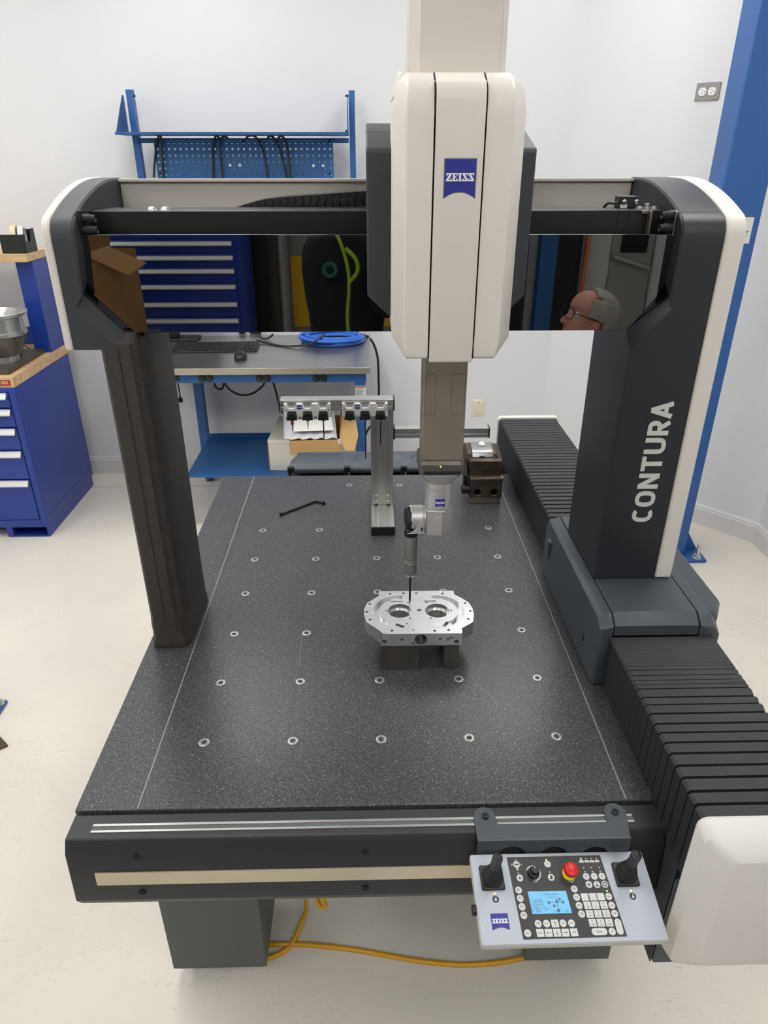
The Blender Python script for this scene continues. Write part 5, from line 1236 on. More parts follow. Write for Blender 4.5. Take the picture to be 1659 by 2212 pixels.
# boxes on the lower shelf
a0 = px(583, 940, y=2.45)
t = T('white_carton', 'long white cardboard box on the lower shelf of the workbench', 'box', (-.28, 2.6, ZS))
MWt = Matrix.Translation((-.53, 2.44, ZS + .0008)) @ Matrix.Rotation(R(-3), 4, 'Z')
bm = B(); box(bm, 0, .45, 0, .36, 0, .165); mk('carton_body', bm, 'white_card', t, .002, M=MWt)
bm = B(); box(bm, -.002, .453, -.003, .364, .150, .170); mk('carton_lid', bm, 'white_card', t, .002, M=MWt)
bm = B(); box(bm, -.0026, -.0005, -.002, .010, .0, .150); mk('tuck_edge', bm, 'kraft', t, M=MWt)
t = T('kraft_box', 'open brown kraft mailer box on top of the white carton', 'box', (-.28, 2.55, .46))
ZK2 = ZS + .1718
MK2 = Matrix.Translation((-.397, 2.232, ZK2)) @ Matrix.Rotation(R(2), 4, 'Z')
w_, d_2, h_ = .243, .36, .072
for nm, dm in (('box_wall', (0, w_, 0, .003, 0, h_)), ('box_wall', (0, w_, d_2 - .003, d_2, 0, h_)), ('box_wall', (0, .003, .003, d_2 - .003, 0, h_)), ('box_wall', (w_ - .003, w_, .003, d_2 - .003, 0, h_)), ('box_floor', (.003, w_ - .003, .003, d_2 - .003, 0, .003))):
    bm = B(); box(bm, *dm); mk(nm, bm, 'kraft', t, M=MK2)
bm = B(); fl = [(w_, 0.0, h_), (w_, d_2, h_), (w_ + .02, d_2 + .02, h_ + .085), (w_ + .075, d_2 * .5, h_ + .06), (w_ + .085, .02, h_ + .01), (w_ + .065, -.01, h_ - .055), (w_ + .02, -.012, h_ - .05)]
loft(bm, [fl, [(x + .002, y, z + .002) for x, y, z in fl]]); mk('open_flap', bm, 'kraft', t, M=MK2)
bm = B(); box(bm, w_ - .012, w_ + .003, -.001, .002, h_ - .02, h_ + .004); mk('lock_tab', bm, 'white_card', t, M=MK2)
t = T('plastic_wrap', 'crumpled clear plastic and white sheet lying in the kraft box', 'packaging', (-.31, 2.5, ZK2 + h_))
bm = B(); nx, ny = 14, 10; vs = []
for j in range(ny + 1):
    for i in range(nx + 1):
        x = -.026 + .255 * i / nx - .02 * j / ny; y = .01 + .30 * j / ny
        vs.append(bm.verts.new((x, y, h_ + .006 + .085 * (j / ny) ** 1.3 + .006 * math.sin(i * 2.1 + j * 1.3) * math.cos(j * 1.7))))
for j in range(ny):
    for i in range(nx): bm.faces.new((vs[j * (nx + 1) + i], vs[j * (nx + 1) + i + 1], vs[(j + 1) * (nx + 1) + i + 1], vs[(j + 1) * (nx + 1) + i]))
o = mk('wrap_sheet', bm, 'film', t, M=MK2); o.modifiers.new('t', 'SOLIDIFY').thickness = .002
bm = B(); loft(bm, [[(.02, .05, h_ + .028), (.212, .05, h_ + .030), (.190, .29, h_ + .103), (.026, .29, h_ + .101)], [(.02, .049, h_ + .030), (.212, .049, h_ + .032), (.190, .289, h_ + .105), (.026, .289, h_ + .103)]]); mk('white_sheet', bm, 'paper', t, M=MK2)

# dark plastic case standing behind the table
CS = T('equipment_case', 'dark grey plastic transport case standing behind the granite table', 'case', (.1, 1.3, 0))
cx0, cx1 = px(624, 1010, y=1.20).x, .40
bm = B(); box(bm, cx0 + .004, cx1, 1.185, 1.43, .0, .80); mk('case_body', bm, 'case_grey', CS, .008)
zl = px(640, 1008, y=1.19).z
bm = B(); rim = []
top_n = 40
yb2, zb2_ = 1.40, px(760, 979, y=1.40).z
loops_f = []; loops_b = []
fl1, fl2 = px(758, 980, y=1.36).x, px(882, 980, y=1.36).x
for i in range(top_n + 1):
    x = cx0 + (cx1 - cx0) * i / top_n; dip = 0
    for f in (fl1, fl2):
        if abs(x - f) < .022: dip = max(dip, .016 * (1 + math.cos(PI * (x - f) / .022)) / 2)
    loops_f.append((x, 1.19, zl)); loops_b.append((x + (.012 if i == 0 else 0), yb2, zb2_ - dip))
vf = [bm.verts.new(p) for p in loops_f]; vb = [bm.verts.new(p) for p in loops_b]; vm = [bm.verts.new((f[0], f[1] * .5 + b[1] * .5, f[2] * .5 + b[2] * .5 - (zb2_ - b[2]) * .35)) for f, b in zip(loops_f, loops_b)]
for A_, B_ in ((vf, vm), (vm, vb)):
    for i in range(top_n): bm.faces.new((A_[i], A_[i + 1], B_[i + 1], B_[i]))
o = mk('case_lid', bm, 'case_grey', CS, ang=40); md = o.modifiers.new('t', 'SOLIDIFY'); md.thickness = .012; md.offset = -1
bm = B(); zr = px(700, 1016, y=1.17).z; cyl(bm, (cx0 - .002, 1.176, zr), (cx1, 1.176, zr), .0115, n=18); mk('rim_tube', bm, 'case_grey', CS)
for u in (629, 750, 872):
    p = px(u, 1018, y=1.165); bm = B(); box(bm, p.x - .010, p.x + .010, 1.160, 1.176, zr - .016, zr + .014); l_ = mk('case_latch', bm, 'black_plastic', CS, .002)
    bm = B(); cyl(bm, (p.x + .006, 1.160, zr - .008), (p.x + .006, 1.157, zr - .008), .0045, n=10); mk('latch_rivet', bm, 'zinc', l_)

# ================================================================== drawer cabinet on the left
CB = T('drawer_cabinet', 'blue steel drawer cabinet with butcher-block top against the left of the wall', 'cabinet', (-1.95, 2.6, 0))
QX1, QX0, QY0, QY1 = -1.652, -2.35, 2.272, 2.925
bxo('cabinet_body', (QX0, QX1, QY0 + .012, QY1, .062, .784), 'cabinet_blue', CB, .003)
bm = B(); box(bm, QX1 - .030, QX1, QY0, QY0 + .012, .062, .784); mk('front_post', bm, 'cabinet_blue', CB, .002)
bxo('bottom_rail', (QX0, QX1 - .030, QY0, QY0 + .012, .062, .098), 'cabinet_blue', CB, .002)
bxo('top_rail', (QX0, QX1 - .030, QY0, QY0 + .012, .766, .784), 'cabinet_blue', CB, .002)
bxo('side_seam', (QX1 - .001, QX1 + .0006, QY0 + .02, QY1 - .005, .1130, .1142), 'seam', CB, 0)
zs = [.766, .688, .592, .477, .323, .098]
for k, (z1, z0) in enumerate(zip(zs, zs[1:])):
    bm = B(); box(bm, QX0 + .03, QX1 - .033, QY0 - .002, QY0 + .011, z0 + .004, z1 - .002); d = mk('drawer', bm, 'cabinet_blue', CB, .0015)
    bm = B(); prof = [(QY0 - .003, z1 - .004), (QY0 - .008, z1 - .006), (QY0 - .008, z1 - .010), (QY0 - .020, z1 - .026), (QY0 - .020, z1 - .032), (QY0 - .016, z1 - .033), (QY0 - .003, z1 - .030)]
    prism(bm, prof, 'x', QX0 + .035, QX1 - .040); mk('drawer_handle', bm, 'handle_white', d, .0006)
    bm = B(); prism(bm, [(y - .0004 if y < QY0 - .01 else y, z) for y, z in prof], 'x', QX1 - .040, QX1 - .0385); mk('handle_end', bm, 'zinc', d)
# plinth with open ends
A = B(); box(A, QX0, QX1 - .002, QY0 + .004, QY1 - .02, .001, .0615); cut = B(); box(cut, QX1 - .185, QX1 - .012, QY0 - .05, QY0 + .30, .007, .055); box(cut, QX0 - .05, QX1 - .215, QY0 - .05, QY0 + .30, -.02, .055)
mk('plinth', boolean(A, cut), 'cabinet_blue', CB, .001)
for y in (QY0 + .10, QY1 - .10):
    bm = B(); cyl(bm, (QX1 - .0025, y, .035), (QX1 - .0012, y, .035), .003, n=10); mk('plinth_hole', bm, 'black_matt', CB)
# butcher block in boards
ZB0, ZB1 = .7845, .832
nb = 9
for i in range(nb):
    y0 = QY0 + .008 + (QY1 + .06 - QY0 - .008) * i / nb; y1 = QY0 + .008 + (QY1 + .06 - QY0 - .008) * (i + .992) / nb
    bm = B(); box(bm, QX0, QX1 + .002, y0, y1, ZB0, ZB1); mk('top_board', bm, 'butcher', CB, .0008)
lb = bxo('maker_badge', (QX1 - .115, QX1 - .012, QY0 + .0062, QY0 + .008, ZB0 + .010, ZB0 + .036), 'red_label', CB, .0006)
bxo('badge_print', (QX1 - .055, QX1 - .022, QY0 + .0058, QY0 + .0063, ZB0 + .017, ZB0 + .031), 'kraft', lb, 0)
text('badge_print', 'C', .022, plane_M((QX1 - .070, QY0 + .0060, ZB0 + .023), (1, 0, 0), (0, 0, 1)), 'paper', lb, depth=.0004)
# riser shelf on the cabinet
RS = T('riser_shelf', 'wooden riser shelf on a blue steel support on the drawer cabinet', 'shelf', (-1.9, 2.85, ZB1))
yp = 2.74
bxo('riser_support', (QX1 - .085, QX1 - .002, yp, 2.93, ZB1 + .0005, px(60, 563, y=yp).z), 'cabinet_blue', RS, .002)
bxo('riser_back', (QX0, QX1 - .086, 2.925, 2.935, ZB1 + .0005, .925), 'cabinet_blue', RS, .001)
zsh = px(60, 563, y=yp).z + .0005
for i in range(5):
    y0 = 2.68 + .30 * i / 5; bm = B(); box(bm, QX0, QX1 + .004, y0, y0 + .0595, zsh, zsh + .036); mk('shelf_board', bm, 'butcher', RS, .0008)
# tape dispenser
zt0 = zsh + .0362
ta_, tb_ = px(2, 545, y=2.70), px(84, 536, y=2.78)
TD = T('tape_dispenser', 'black desk tape dispenser with two rolls on the riser shelf', 'tape dispenser', (-1.75, 2.74, zt0))
dl, dr, df, db2 = px(4, 540, y=2.70).x, px(56, 540, y=2.70).x, 2.70, 2.83
bm = B(); box(bm, dl, dr, df, df + .006, zt0, zt0 + .085); mk('front_wall', bm, 'black_plastic', TD, .002)
bm = B(); prism(bm, [(df, zt0), (db2, zt0), (db2, zt0 + .105), (df + .10, zt0 + .105), (df + .07, zt0 + .05), (df + .03, zt0 + .05), (df + .02, zt0 + .09), (df, zt0 + .085)], 'x', dr - .004, dr); mk('side_wall', bm, 'black_plastic', TD, .002)
bm = B(); box(bm, dl, dr - .005, df + .007, db2, zt0, zt0 + .02); mk('weighted_base', bm, 'black_plastic', TD, .002)
bm = B(); box(bm, dl, dr - .005, db2 - .01, db2, zt0 + .02, zt0 + .10); mk('rear_wall', bm, 'black_plastic', TD, .002)
for cx_, r1, r2, m_ in ((dl + .05, .052, .040, 'tape'), (dr - .030, .048, .036, 'handle_white')):
    bm = B(); yy = df + .062; ring_o = [(0, r1), (.024, r1), (.024, r2), (0, r2), (0, r1)]
    lathe(bm, (cx_, yy, zt0 + .072), (1, .25, 0), [(-.012, r1), (.012, r1), (.0121, r2), (-.0121, r2)], 32); mk('tape_roll', bm, m_, TD, ang=40)
# flange part on a steel plate
zp = ZB1 + .0006
pr, pf = px(86, 757, z=zp + .014), px(20, 800, z=zp + .014)
SP = T('steel_plate', 'flat steel surface plate on the butcher-block top of the cabinet', 'plate', (-1.8, 2.45, zp))
bm = B(); box(bm, QX0 + .05, QX1 - .032, QY0 + .055, 2.735, zp, zp + .022); mk('plate_slab', bm, 'steel_block', SP, .0015)
FL = T('flanged_casting', 'round grey metal flanged casting standing on the steel plate, cut by the left edge', 'casting', (-1.9, 2.5, zp + .022))
fy0 = 2.50; fr = px(56, 685, y=fy0); fcx = px(-8, 700, y=fy0).x; rT = fr.x - fcx
zT = px(0, 672, y=fy0).z; zF = zp + .0225
zz = lambda v: px(0, v, y=fy0).z
hB = zz(722) - zF; hT = zT - zz(722)
bm = B(); lathe(bm, (fcx, fy0, zF), (0, 0, 1), [(0, rT * .46), (.028, rT * .46), (.029, rT * .42)], 40); mk('turned_base', bm, 'alu', FL, ang=30)
bm = B(); lathe(bm, (fcx, fy0, zF + .029), (0, 0, 1), [(0, rT * .44), (.004, rT * .56), (hB * .55, rT * .74), (hB - .029, rT * .80), (hB - .028, rT * .70)], 40); mk('casting_body', bm, 'cast_iron', FL, ang=30)
bm = B(); lathe(bm, (fcx, fy0, zz(722)), (0, 0, 1), [(0, rT * .84), (.004, rT * .87), (.018, rT * .87), (.020, rT * .78), (hT - .026, rT * .80), (hT - .016, rT * .99), (hT - .004, rT), (hT, rT * .97), (hT - .004, rT * .82), (hT - .03, rT * .68), (hT - .09, rT * .62)], 44); mk('flange', bm, 'alu', FL, ang=30)
for a in (-30, 10, 60, -80):
    bm = B(); x, y = fcx + rT * .78 * math.cos(R(a)), fy0 + rT * .78 * math.sin(R(a)); lathe(bm, (x, y, zF + .11), (math.cos(R(a)), math.sin(R(a)), 0), [(-.01, .006), (.008, .006), (.0085, .004)], 10); mk('boss', bm, 'cast_iron', FL)
wire('thin_cord', 'thin black cords running behind the casting on the cabinet top', 'cord', [[(QX1 - .30, 2.80, ZB1 + .06), (QX1 - .20, 2.76, ZB1 + .02), (QX1 - .12, 2.735, ZB1 + .005), (QX1 - .09, 2.732, ZB1 + .004)], [(QX1 - .30, 2.85, ZB1 + .12), (QX1 - .18, 2.78, ZB1 + .05), (QX1 - .09, 2.735, ZB1 + .007)]], .003)
zq = px(126, 0, z=ZB1).z
bm = B(); pp = px(41, 765, z=zp + .022); lathe(bm, (pp.x, pp.y, zp + .022), (0, 0, 1), [(0, .008), (.05, .008), (.051, .005)], 12); tag(mk('locating_pin', bm, 'black_plastic'), 'short black pin standing on the steel plate beside the casting', 'pin')

# ================================================================== blue building post on the right
PO = T('steel_post', 'tall blue steel building post bolted to the floor behind the bridge column', 'post', (1.42, 2.05, 0))
yp0 = 1.99; a = px(1643, 0, y=yp0).x; b = px(1591.8, 700, y=yp0).x
dep = .0
# depth from the visible left face
yb3 = yp0
for k in range(200):
    if px(1604.6, 0, y=yb3).x >= a: break
    yb3 += .002
bxo('post_shaft', (a, b, yp0, yb3, .016, CEIL_Z), 'post_blue', PO, .006)
pp = px(1525, 1216, z=.0)
bxo('base_plate', (a - .09, pp.x, pp.y, yb3 + .09, .0008, .016), 'post_blue', PO, .001)
zg = px(1493, 1134, y=yp0 + .06).z
bm = B(); prism(bm, [(b, .016), (pp.x - .012, .016), (pp.x - .012, .03), (b, zg)], 'y', yp0 + .055, yp0 + .067); mk('gusset', bm, 'post_blue', PO, .001)
bp = px(1505, 1205, z=.016)
bm = B(); lathe(bm, (bp.x, bp.y, .016), (0, 0, 1), [(0, .021), (.003, .021), (.003, .009), (.07, .009), (.071, .006)], 16); o = mk('anchor_bolt', bm, 'zinc', PO)
bm = B(); lathe(bm, (bp.x, bp.y, .0192), (0, 0, 1), [(0, .0165), (.015, .0165)], 6); mk('anchor_nut', bm, 'zinc', o)
p1, p2 = px(1630, 469, y=yp0 - .001), px(1604, 526, y=yp0 - .001)
nt_ = bxo('posted_notice', (px(1604, 469, y=yp0).x - .03, p1.x, yp0 - .0012, yp0 - .0002, p2.z, p1.z), 'paper', PO, 0)
for v, uu in ((500, 1607), (503, 1605), (510, 1604)):
    q = px(uu, v, y=yp0 - .002); bxo('notice_print', (q.x - .004, q.x + .018, yp0 - .0016, yp0 - .0011, q.z - .0012, q.z + .0012), 'key_print', nt_, 0)

# rubber mat at the right edge, base plate and yellow bracket at the left edge
m1 = px(1640, 1553, z=.0)
t = T('ribbed_mat', 'black ribbed rubber mat on the floor at the right edge', 'mat', (1.6, .6, 0))
bxo('mat_sheet', (m1.x - .01, XR - .05, -.1, m1.y, .0008, .008), 'black_matt', t, .001)
bm = B()
for i in range(30): y = m1.y - .008 - i * .0135; box(bm, m1.x - .008, XR - .055, y - .004, y + .004, .008, .0105)
mk('ribs', bm, 'rubber', t)['kind'] = 'stuff'
l1 = px(14, 1515, z=.012); l2 = px(0, 1536, z=.012)
t = T('post_base', 'corner of a blue base plate with anchor bolt at the left edge of the floor', 'base plate', (l1.x - .1, l1.y, 0))
bxo('base_plate', (l1.x - .30, l1.x, l1.y - .145, l1.y + .006, .0008, .014), 'post_blue', t, .001)
bxo('post_shaft', (l1.x - .26, l1.x - .11, l1.y - .13, l1.y - .02, .014, 1.2), 'post_blue', t, .004)
bp = px(3, 1517, z=.014)
bm = B(); lathe(bm, (bp.x - .006, bp.y - .006, .014), (0, 0, 1), [(0, .020), (.003, .020), (.003, .009), (.04, .009)], 14); mk('anchor_bolt', bm, 'zinc', t)
y1 = px(18, 1613, z=.0)
t = T('yellow_guard_foot', 'yellow steel guard tip on the floor at the left edge', 'guard', (y1.x - .1, y1.y, 0))
bm = B(); prism(bm, [(y1.x, y1.y), (y1.x - .05, y1.y + .045), (y1.x - .25, y1.y + .045), (y1.x - .25, y1.y - .06), (y1.x - .04, y1.y - .03)], 'z', .0008, .01); mk('toe_plate', bm, 'steel_dark', t, .001)
bm = B(); prism(bm, [(y1.x - .03, y1.y + .008), (y1.x - .06, y1.y + .035), (y1.x - .25, y1.y + .035), (y1.x - .25, y1.y - .04), (y1.x - .05, y1.y - .02)], 'z', .010, .025); mk('guard_pad', bm, 'yellow_paint', t, .002)

# ================================================================== the part of the room behind the camera (seen in the mirror cover)
TC = T('tool_cabinet', 'tall blue drawer cabinet mirrored in the left of the black cover', 'cabinet', (-1.08, -2.9, 0))
tx0, tx1, ty = -1.46, -.715, -2.6
bxo('cabinet_body', (tx0, tx1, ty - .40, ty - .012, .06, 1.50), 'cabinet_blue', TC, .003)
bxo('plinth', (tx0 + .02, tx1 - .02, ty - .38, ty - .04, .001, .06), 'cabinet_blue', TC, .002)
hz = [1.395, 1.313, 1.239, 1.169, 1.085, .989, .898, .77, .60, .40, .20]
for k, z in enumerate(hz):
    ztop = z + .022; zbot = (hz[k + 1] + .026) if k + 1 < len(hz) else .10
    d = bxo('drawer', (tx0 + .03, tx1 - .03, ty - .012, ty, zbot, ztop), 'cabinet_blue', TC, .0015)
    bm = B(); prism(bm, [(ty, z + .012), (ty + .010, z + .010), (ty + .018, z - .006), (ty + .016, z - .011), (ty, z - .009)], 'x', tx0 + .035, tx1 - .04); mk('drawer_handle', bm, 'handle_white', d, .0006)
CT = T('box_cart', 'grey cart under the brown cardboard box, mirrored at the far left', 'cart', (-1.35, -2.0, 0))
bxo('cart_top', (-1.62, -1.10, -2.25, -1.78, .90, .93), 'pedestal', CT, .003)
for x in (-1.60, -1.14):
    for y in (-2.23, -1.83): bxo('cart_leg', (x, x + .03, y, y + .03, .001, .90), 'pedestal', CT, .002)
bxo('cart_shelf', (-1.60, -1.12, -2.22, -1.81, .20, .22), 'pedestal', CT, .002)
CX_ = T('cardboard_box', 'open brown cardboard box mirrored at the left end of the black cover', 'box', (-1.35, -2.0, .93))
for dm in ((-1.58, -1.155, -1.905, -1.90, .9305, 1.335), (-1.58, -1.155, -2.20, -2.195, .9305, 1.335), (-1.58, -1.575, -2.195, -1.905, .9305, 1.335), (-1.16, -1.155, -2.195, -1.905, .9305, 1.335), (-1.575, -1.16, -2.195, -1.905, .9305, .936)):
    bxo('box_wall', dm, 'brown_box', CX_, .001)
def mirror_pt(u, v, Y): 
    p = px(u, v, y=.58 - Y); return Vector((p.x, Y, p.z))
fl = [mirror_pt(180, 551, -1.90), mirror_pt(233, 532, -1.98), mirror_pt(317, 569, -1.78), mirror_pt(278, 596, -1.70)]
bm = B(); loft(bm, [fl, [p + Vector((0, .002, .003)) for p in fl]]); mk('open_flap', bm, 'brown_box', CX_, smooth=False)
fl = [mirror_pt(165, 505, -2.19), mirror_pt(240, 505, -2.19), mirror_pt(236, 540, -2.20), mirror_pt(165, 545, -2.20)]
bm = B(); loft(bm, [fl, [p + Vector((0, .003, 0)) for p in fl]]); mk('open_flap', bm, 'brown_box', CX_, smooth=False)

DC = T('dark_cabinet', 'tall black cabinet mirrored beside the blue drawers', 'cabinet', (-.74, -3.3, 0))
bxo('cabinet_body', (-.90, -.625, -3.49, -3.10, .02, 1.95), 'black_plastic', DC, .004)
bxo('cabinet_door', (-.89, -.635, -3.10, -3.085, .05, 1.92), 'black_plastic', DC, .003)
bxo('red_tag', (-.745, -.725, -3.085, -3.083, .96, 1.01), 'red_label', DC, 0)
bxo('door_handle', (-.82, -.805, -3.085, -3.065, .9, 1.2), 'steel_dark', DC, .003)
t = T('silver_pipe', 'silver upright pipe mirrored beside the yellow panel', 'pipe', (-.58, -3.2, 0))
bm = B(); cyl(bm, (-.565, -3.2, .012), (-.565, -3.2, CEIL_Z), .025, n=20); mk('pipe_shaft', bm, 'alu_satin', t)
bm = B(); lathe(bm, (-.565, -3.2, 0), (0, 0, 1), [(0.001, .055), (.012, .055), (.014, .03)], 20); mk('pipe_flange', bm, 'alu_satin', t)
t = T('yellow_barrier', 'yellow panel with grey borders mirrored behind the photographer', 'barrier', (-.2, -3.46, 0))
bxo('yellow_board', (-.53, .22, -3.47, -3.44, .68, 1.145), 'yellow_paint', t, .002)
bxo('grey_board', (-.53, .22, -3.475, -3.445, 1.146, 1.9), 'outlet_plate', t, .002)
bxo('grey_board', (-.53, .22, -3.475, -3.445, .30, .679), 'outlet_plate', t, .002)
for x in (-.52, .18): bxo('barrier_post', (x, x + .04, -3.495, -3.4755, .001, 1.9), 'steel_dark', t, .002)
t = T('blue_column', 'blue building column mirrored right of the measuring head', 'post', (1.14, -3.25, 0))
bxo('column_shaft', (1.095, 1.205, -3.35, -3.24, .014, CEIL_Z), 'bench_blue_dark', t, .004)
bxo('column_plate', (1.05, 1.25, -3.40, -3.19, .001, .014), 'bench_blue_dark', t, .002)
t = T('dark_locker', 'black locker mirrored behind the seated man', 'cabinet', (1.32, -3.4, 0))
bxo('locker_body', (1.212, 1.395, -3.49, -3.36, .01, 2.1), 'black_plastic', t, .003)
bxo('locker_door', (1.216, 1.391, -3.36, -3.345, .04, 2.08), 'black_plastic', t, .002)
t = T('dark_locker', 'black locker mirrored between the measuring head and the blue column', 'cabinet', (.98, -3.4, 0))
bxo('locker_body', (.55, 1.045, -3.49, -3.36, .01, 2.1), 'black_plastic', t, .003)
bxo('locker_door', (.555, 1.04, -3.36, -3.345, .04, 2.08), 'black_plastic', t, .002)
t = T('orange_pole', 'orange pole leaning beside the black locker in the mirror', 'pole', (1.40, -3.3, 0))
mat('orange', rgb(196, 96, 40), .5); mat('door_grey', rgb(150, 148, 142), .5); mat('door_light', rgb(190, 187, 180), .5)
bm = B(); cyl(bm, (1.365, -3.22, .006), (1.435, -3.335, 1.9), .012, n=14); mk('pole_shaft', bm, 'orange', t)
bm = B(); cyl(bm, (1.3648, -3.2195, .001), (1.366, -3.2215, .04), .015, n=14); mk('pole_tip', bm, 'black_plastic', t)
D1 = S('door_1', simple('d', lambda bm: box(bm, 1.62, 1.90, YF + .0005, YF + .045, .01, 2.1)), 'door_grey', .002)
D1['label'] = 'grey door with a push bar mirrored at the right end of the cover'
bm = B(); cyl(bm, (1.63, YF + .07, 1.14), (1.89, YF + .07, 1.06), .014, n=14); mk('push_bar', bm, 'alu', D1)
bxo('door_window', (1.68, 1.86, YF + .045, YF + .049, 1.16, 1.75), 'black_matt', D1, 0)
bxo('door_hinge', (1.612, 1.622, YF + .02, YF + .05, 1.0, 1.1), 'steel', D1, 0)
S('trim_2', simple('d', lambda bm: box(bm, 1.45, 1.61, YF + .0005, YF + .06, .001, 2.2)), 'door_light', .002)
t = T('dark_outlet', 'dark double socket on the right wall in the mirror', 'outlet', (XR, -3.0, 1.12))
q0 = px(1405, 540, x=XR); q1 = px(1410, 575, x=XR)
bxo('socket_plate', (XR - .006, XR - .0005, -(q0.y - .58) - .06, -(q0.y - .58) + .06, q1.z - .01, q0.z + .01), 'outlet_plate', t, .001)
for zz in (q1.z + .012, q0.z - .012): bxo('socket_face', (XR - .008, XR - .0055, -(q0.y - .58) - .03, -(q0.y - .58) + .03, zz - .02, zz + .02), 'black_plastic', t, .001)

# ---------------------------------------------------------------- people
mat('skin', rgb(206, 148, 128), .5, var=.05, vscale=40); mat('hair_grey', rgb(172, 168, 160), .7, bump=.6, bscale=300, var=.2, vscale=120)
mat('hair_brown', rgb(70, 52, 40), .7, bump=.6, bscale=300); mat('jacket', rgb(16, 18, 24), .8); mat('trousers', rgb(40, 44, 58), .85)
mat('shirt', rgb(52, 66, 92), .8); mat('shoe', rgb(28, 26, 25), .5); mat('lanyard', rgb(150, 185, 30), .6); mat('patch', rgb(40, 110, 96), .6); mat('reflective', rgb(120, 122, 122), .4)
mat('eye_white', rgb(235, 232, 228), .2); mat('iris', rgb(60, 70, 80), .2)
def skinned(nodes, edges, sub=2, root=0):
    """nodes: [(point, rx, ry)] grown with a Skin modifier; returns bmesh"""
    me = bpy.data.meshes.new('t'); me.from_pydata([tuple(n[0]) for n in nodes], edges, [])
    ob = bpy.data.objects.new('t', me); C.objects.link(ob)
    ob.modifiers.new('s', 'SKIN'); 
    for i, n in enumerate(nodes):
        sv = me.skin_vertices[0].data[i]; sv.radius = (n[1], n[2] if len(n) > 2 else n[1]); sv.use_root = (i == root)
    m2 = ob.modifiers.new('u', 'SUBSURF'); m2.levels = sub; m2.render_levels = sub
    dg = bpy.context.evaluated_depsgraph_get(); dg.update()
    m3 = bpy.data.meshes.new_from_object(ob.evaluated_get(dg)); bm = B(); bm.from_mesh(m3)
    bpy.data.objects.remove(ob); bpy.data.meshes.remove(me); bpy.data.meshes.remove(m3)
    return bm
def interp(tab, z):
    for (a, fa), (b, fb) in zip(tab, tab[1:]):
        if a <= z <= b: t_ = (z - a) / (b - a); t_ = t_ * t_ * (3 - 2 * t_) * .5 + t_ * .5; return fa + (fb - fa) * t_
    return tab[0][1] if z < tab[0][0] else tab[-1][1]
HF = [(-.125, .052), (-.115, .072), (-.100, .090), (-.085, .088), (-.075, .086), (-.065, .091), (-.055, .087), (-.045, .092), (-.030, .090), (-.01, .087), (.015, .085), (.030, .088), (.042, .094), (.06, .093), (.08, .087), (.10, .073), (.118, .045), (.130, .005)]
HB = [(-.125, .055), (-.08, .066), (-.04, .084), (0, .098), (.05, .104), (.08, .098), (.10, .085), (.118, .058), (.130, .02)]
HWd = [(-.125, .030), (-.105, .044), (-.08, .056), (-.05, .063), (-.02, .069), (.02, .074), (.06, .076), (.085, .071), (.105, .056), (.120, .036), (.130, .008)]
def head_bm(M, grow=0.0, keep=None):
    bm = B(); nz, na = (34, 40) if keep is None else (70, 84); rows = []
    for j in range(nz + 1):
        z = -.125 + .255 * j / nz; row = []
        f, b, w = interp(HF, z) + grow, interp(HB, z) + grow, interp(HWd, z) + grow
        for i in range(na):
            a = 2 * PI * i / na; s, c = math.sin(a), math.cos(a)
            x = w * math.copysign(abs(s) ** .92, s); y = (f if c > 0 else b) * math.copysign(abs(c) ** .85, c)
            if c > 0 and not grow:
                nose = .036 * max(0, 1 - ((z + .014) / .040) ** 2) ** 1.2 if z < -.014 and z > -.032 else (.036 * max(0, 1 - (z + .014) / .048) ** 1.1 if z >= -.014 else 0)
                y += nose * math.exp(-(x / .0115) ** 2)
                y -= .012 * math.exp(-((abs(x) - .032) / .014) ** 2 - ((z - .020) / .011) ** 2)
                y += .004 * math.exp(-((abs(x) - .045) / .02) ** 2 - ((z + .012) / .018) ** 2)
            row.append((x, y, z + (grow if z > .1 else 0)))
        rows.append(row)
    V = [[bm.verts.new(p) for p in r_] for r_ in rows]
    for a_, b_ in zip(V, V[1:]):
        for i in range(na):
            q = (a_[i], a_[(i + 1) % na], b_[(i + 1) % na], b_[i])
            if keep is None or all(keep(v.co) for v in q): bm.faces.new(q)
    if keep is None:
        bm.faces.new(list(reversed(V[0]))); bm.faces.new(V[-1])
        for sx in (-1, 1):   # ears
            m = Matrix.Translation((sx * .0745, -.008, .002)) @ Matrix.Rotation(R(-sx * 18), 4, 'Z') @ Matrix.Rotation(R(12), 4, 'X') @ Matrix.Diagonal((.007, .018, .032, 1))
            bmesh.ops.create_uvsphere(bm, u_segments=14, v_segments=10, radius=1.0, matrix=m)
    else:
        loose = [v for v in bm.verts if not v.link_faces]; bmesh.ops.delete(bm, geom=loose, context='VERTS')
        if V[-1][0].is_valid: bm.faces.new(V[-1])
    bm.transform(M)
    return bm
def join(dst, src):
    me = bpy.data.meshes.new('t'); src.to_mesh(me); src.free(); dst.from_mesh(me); bpy.data.meshes.remove(me)
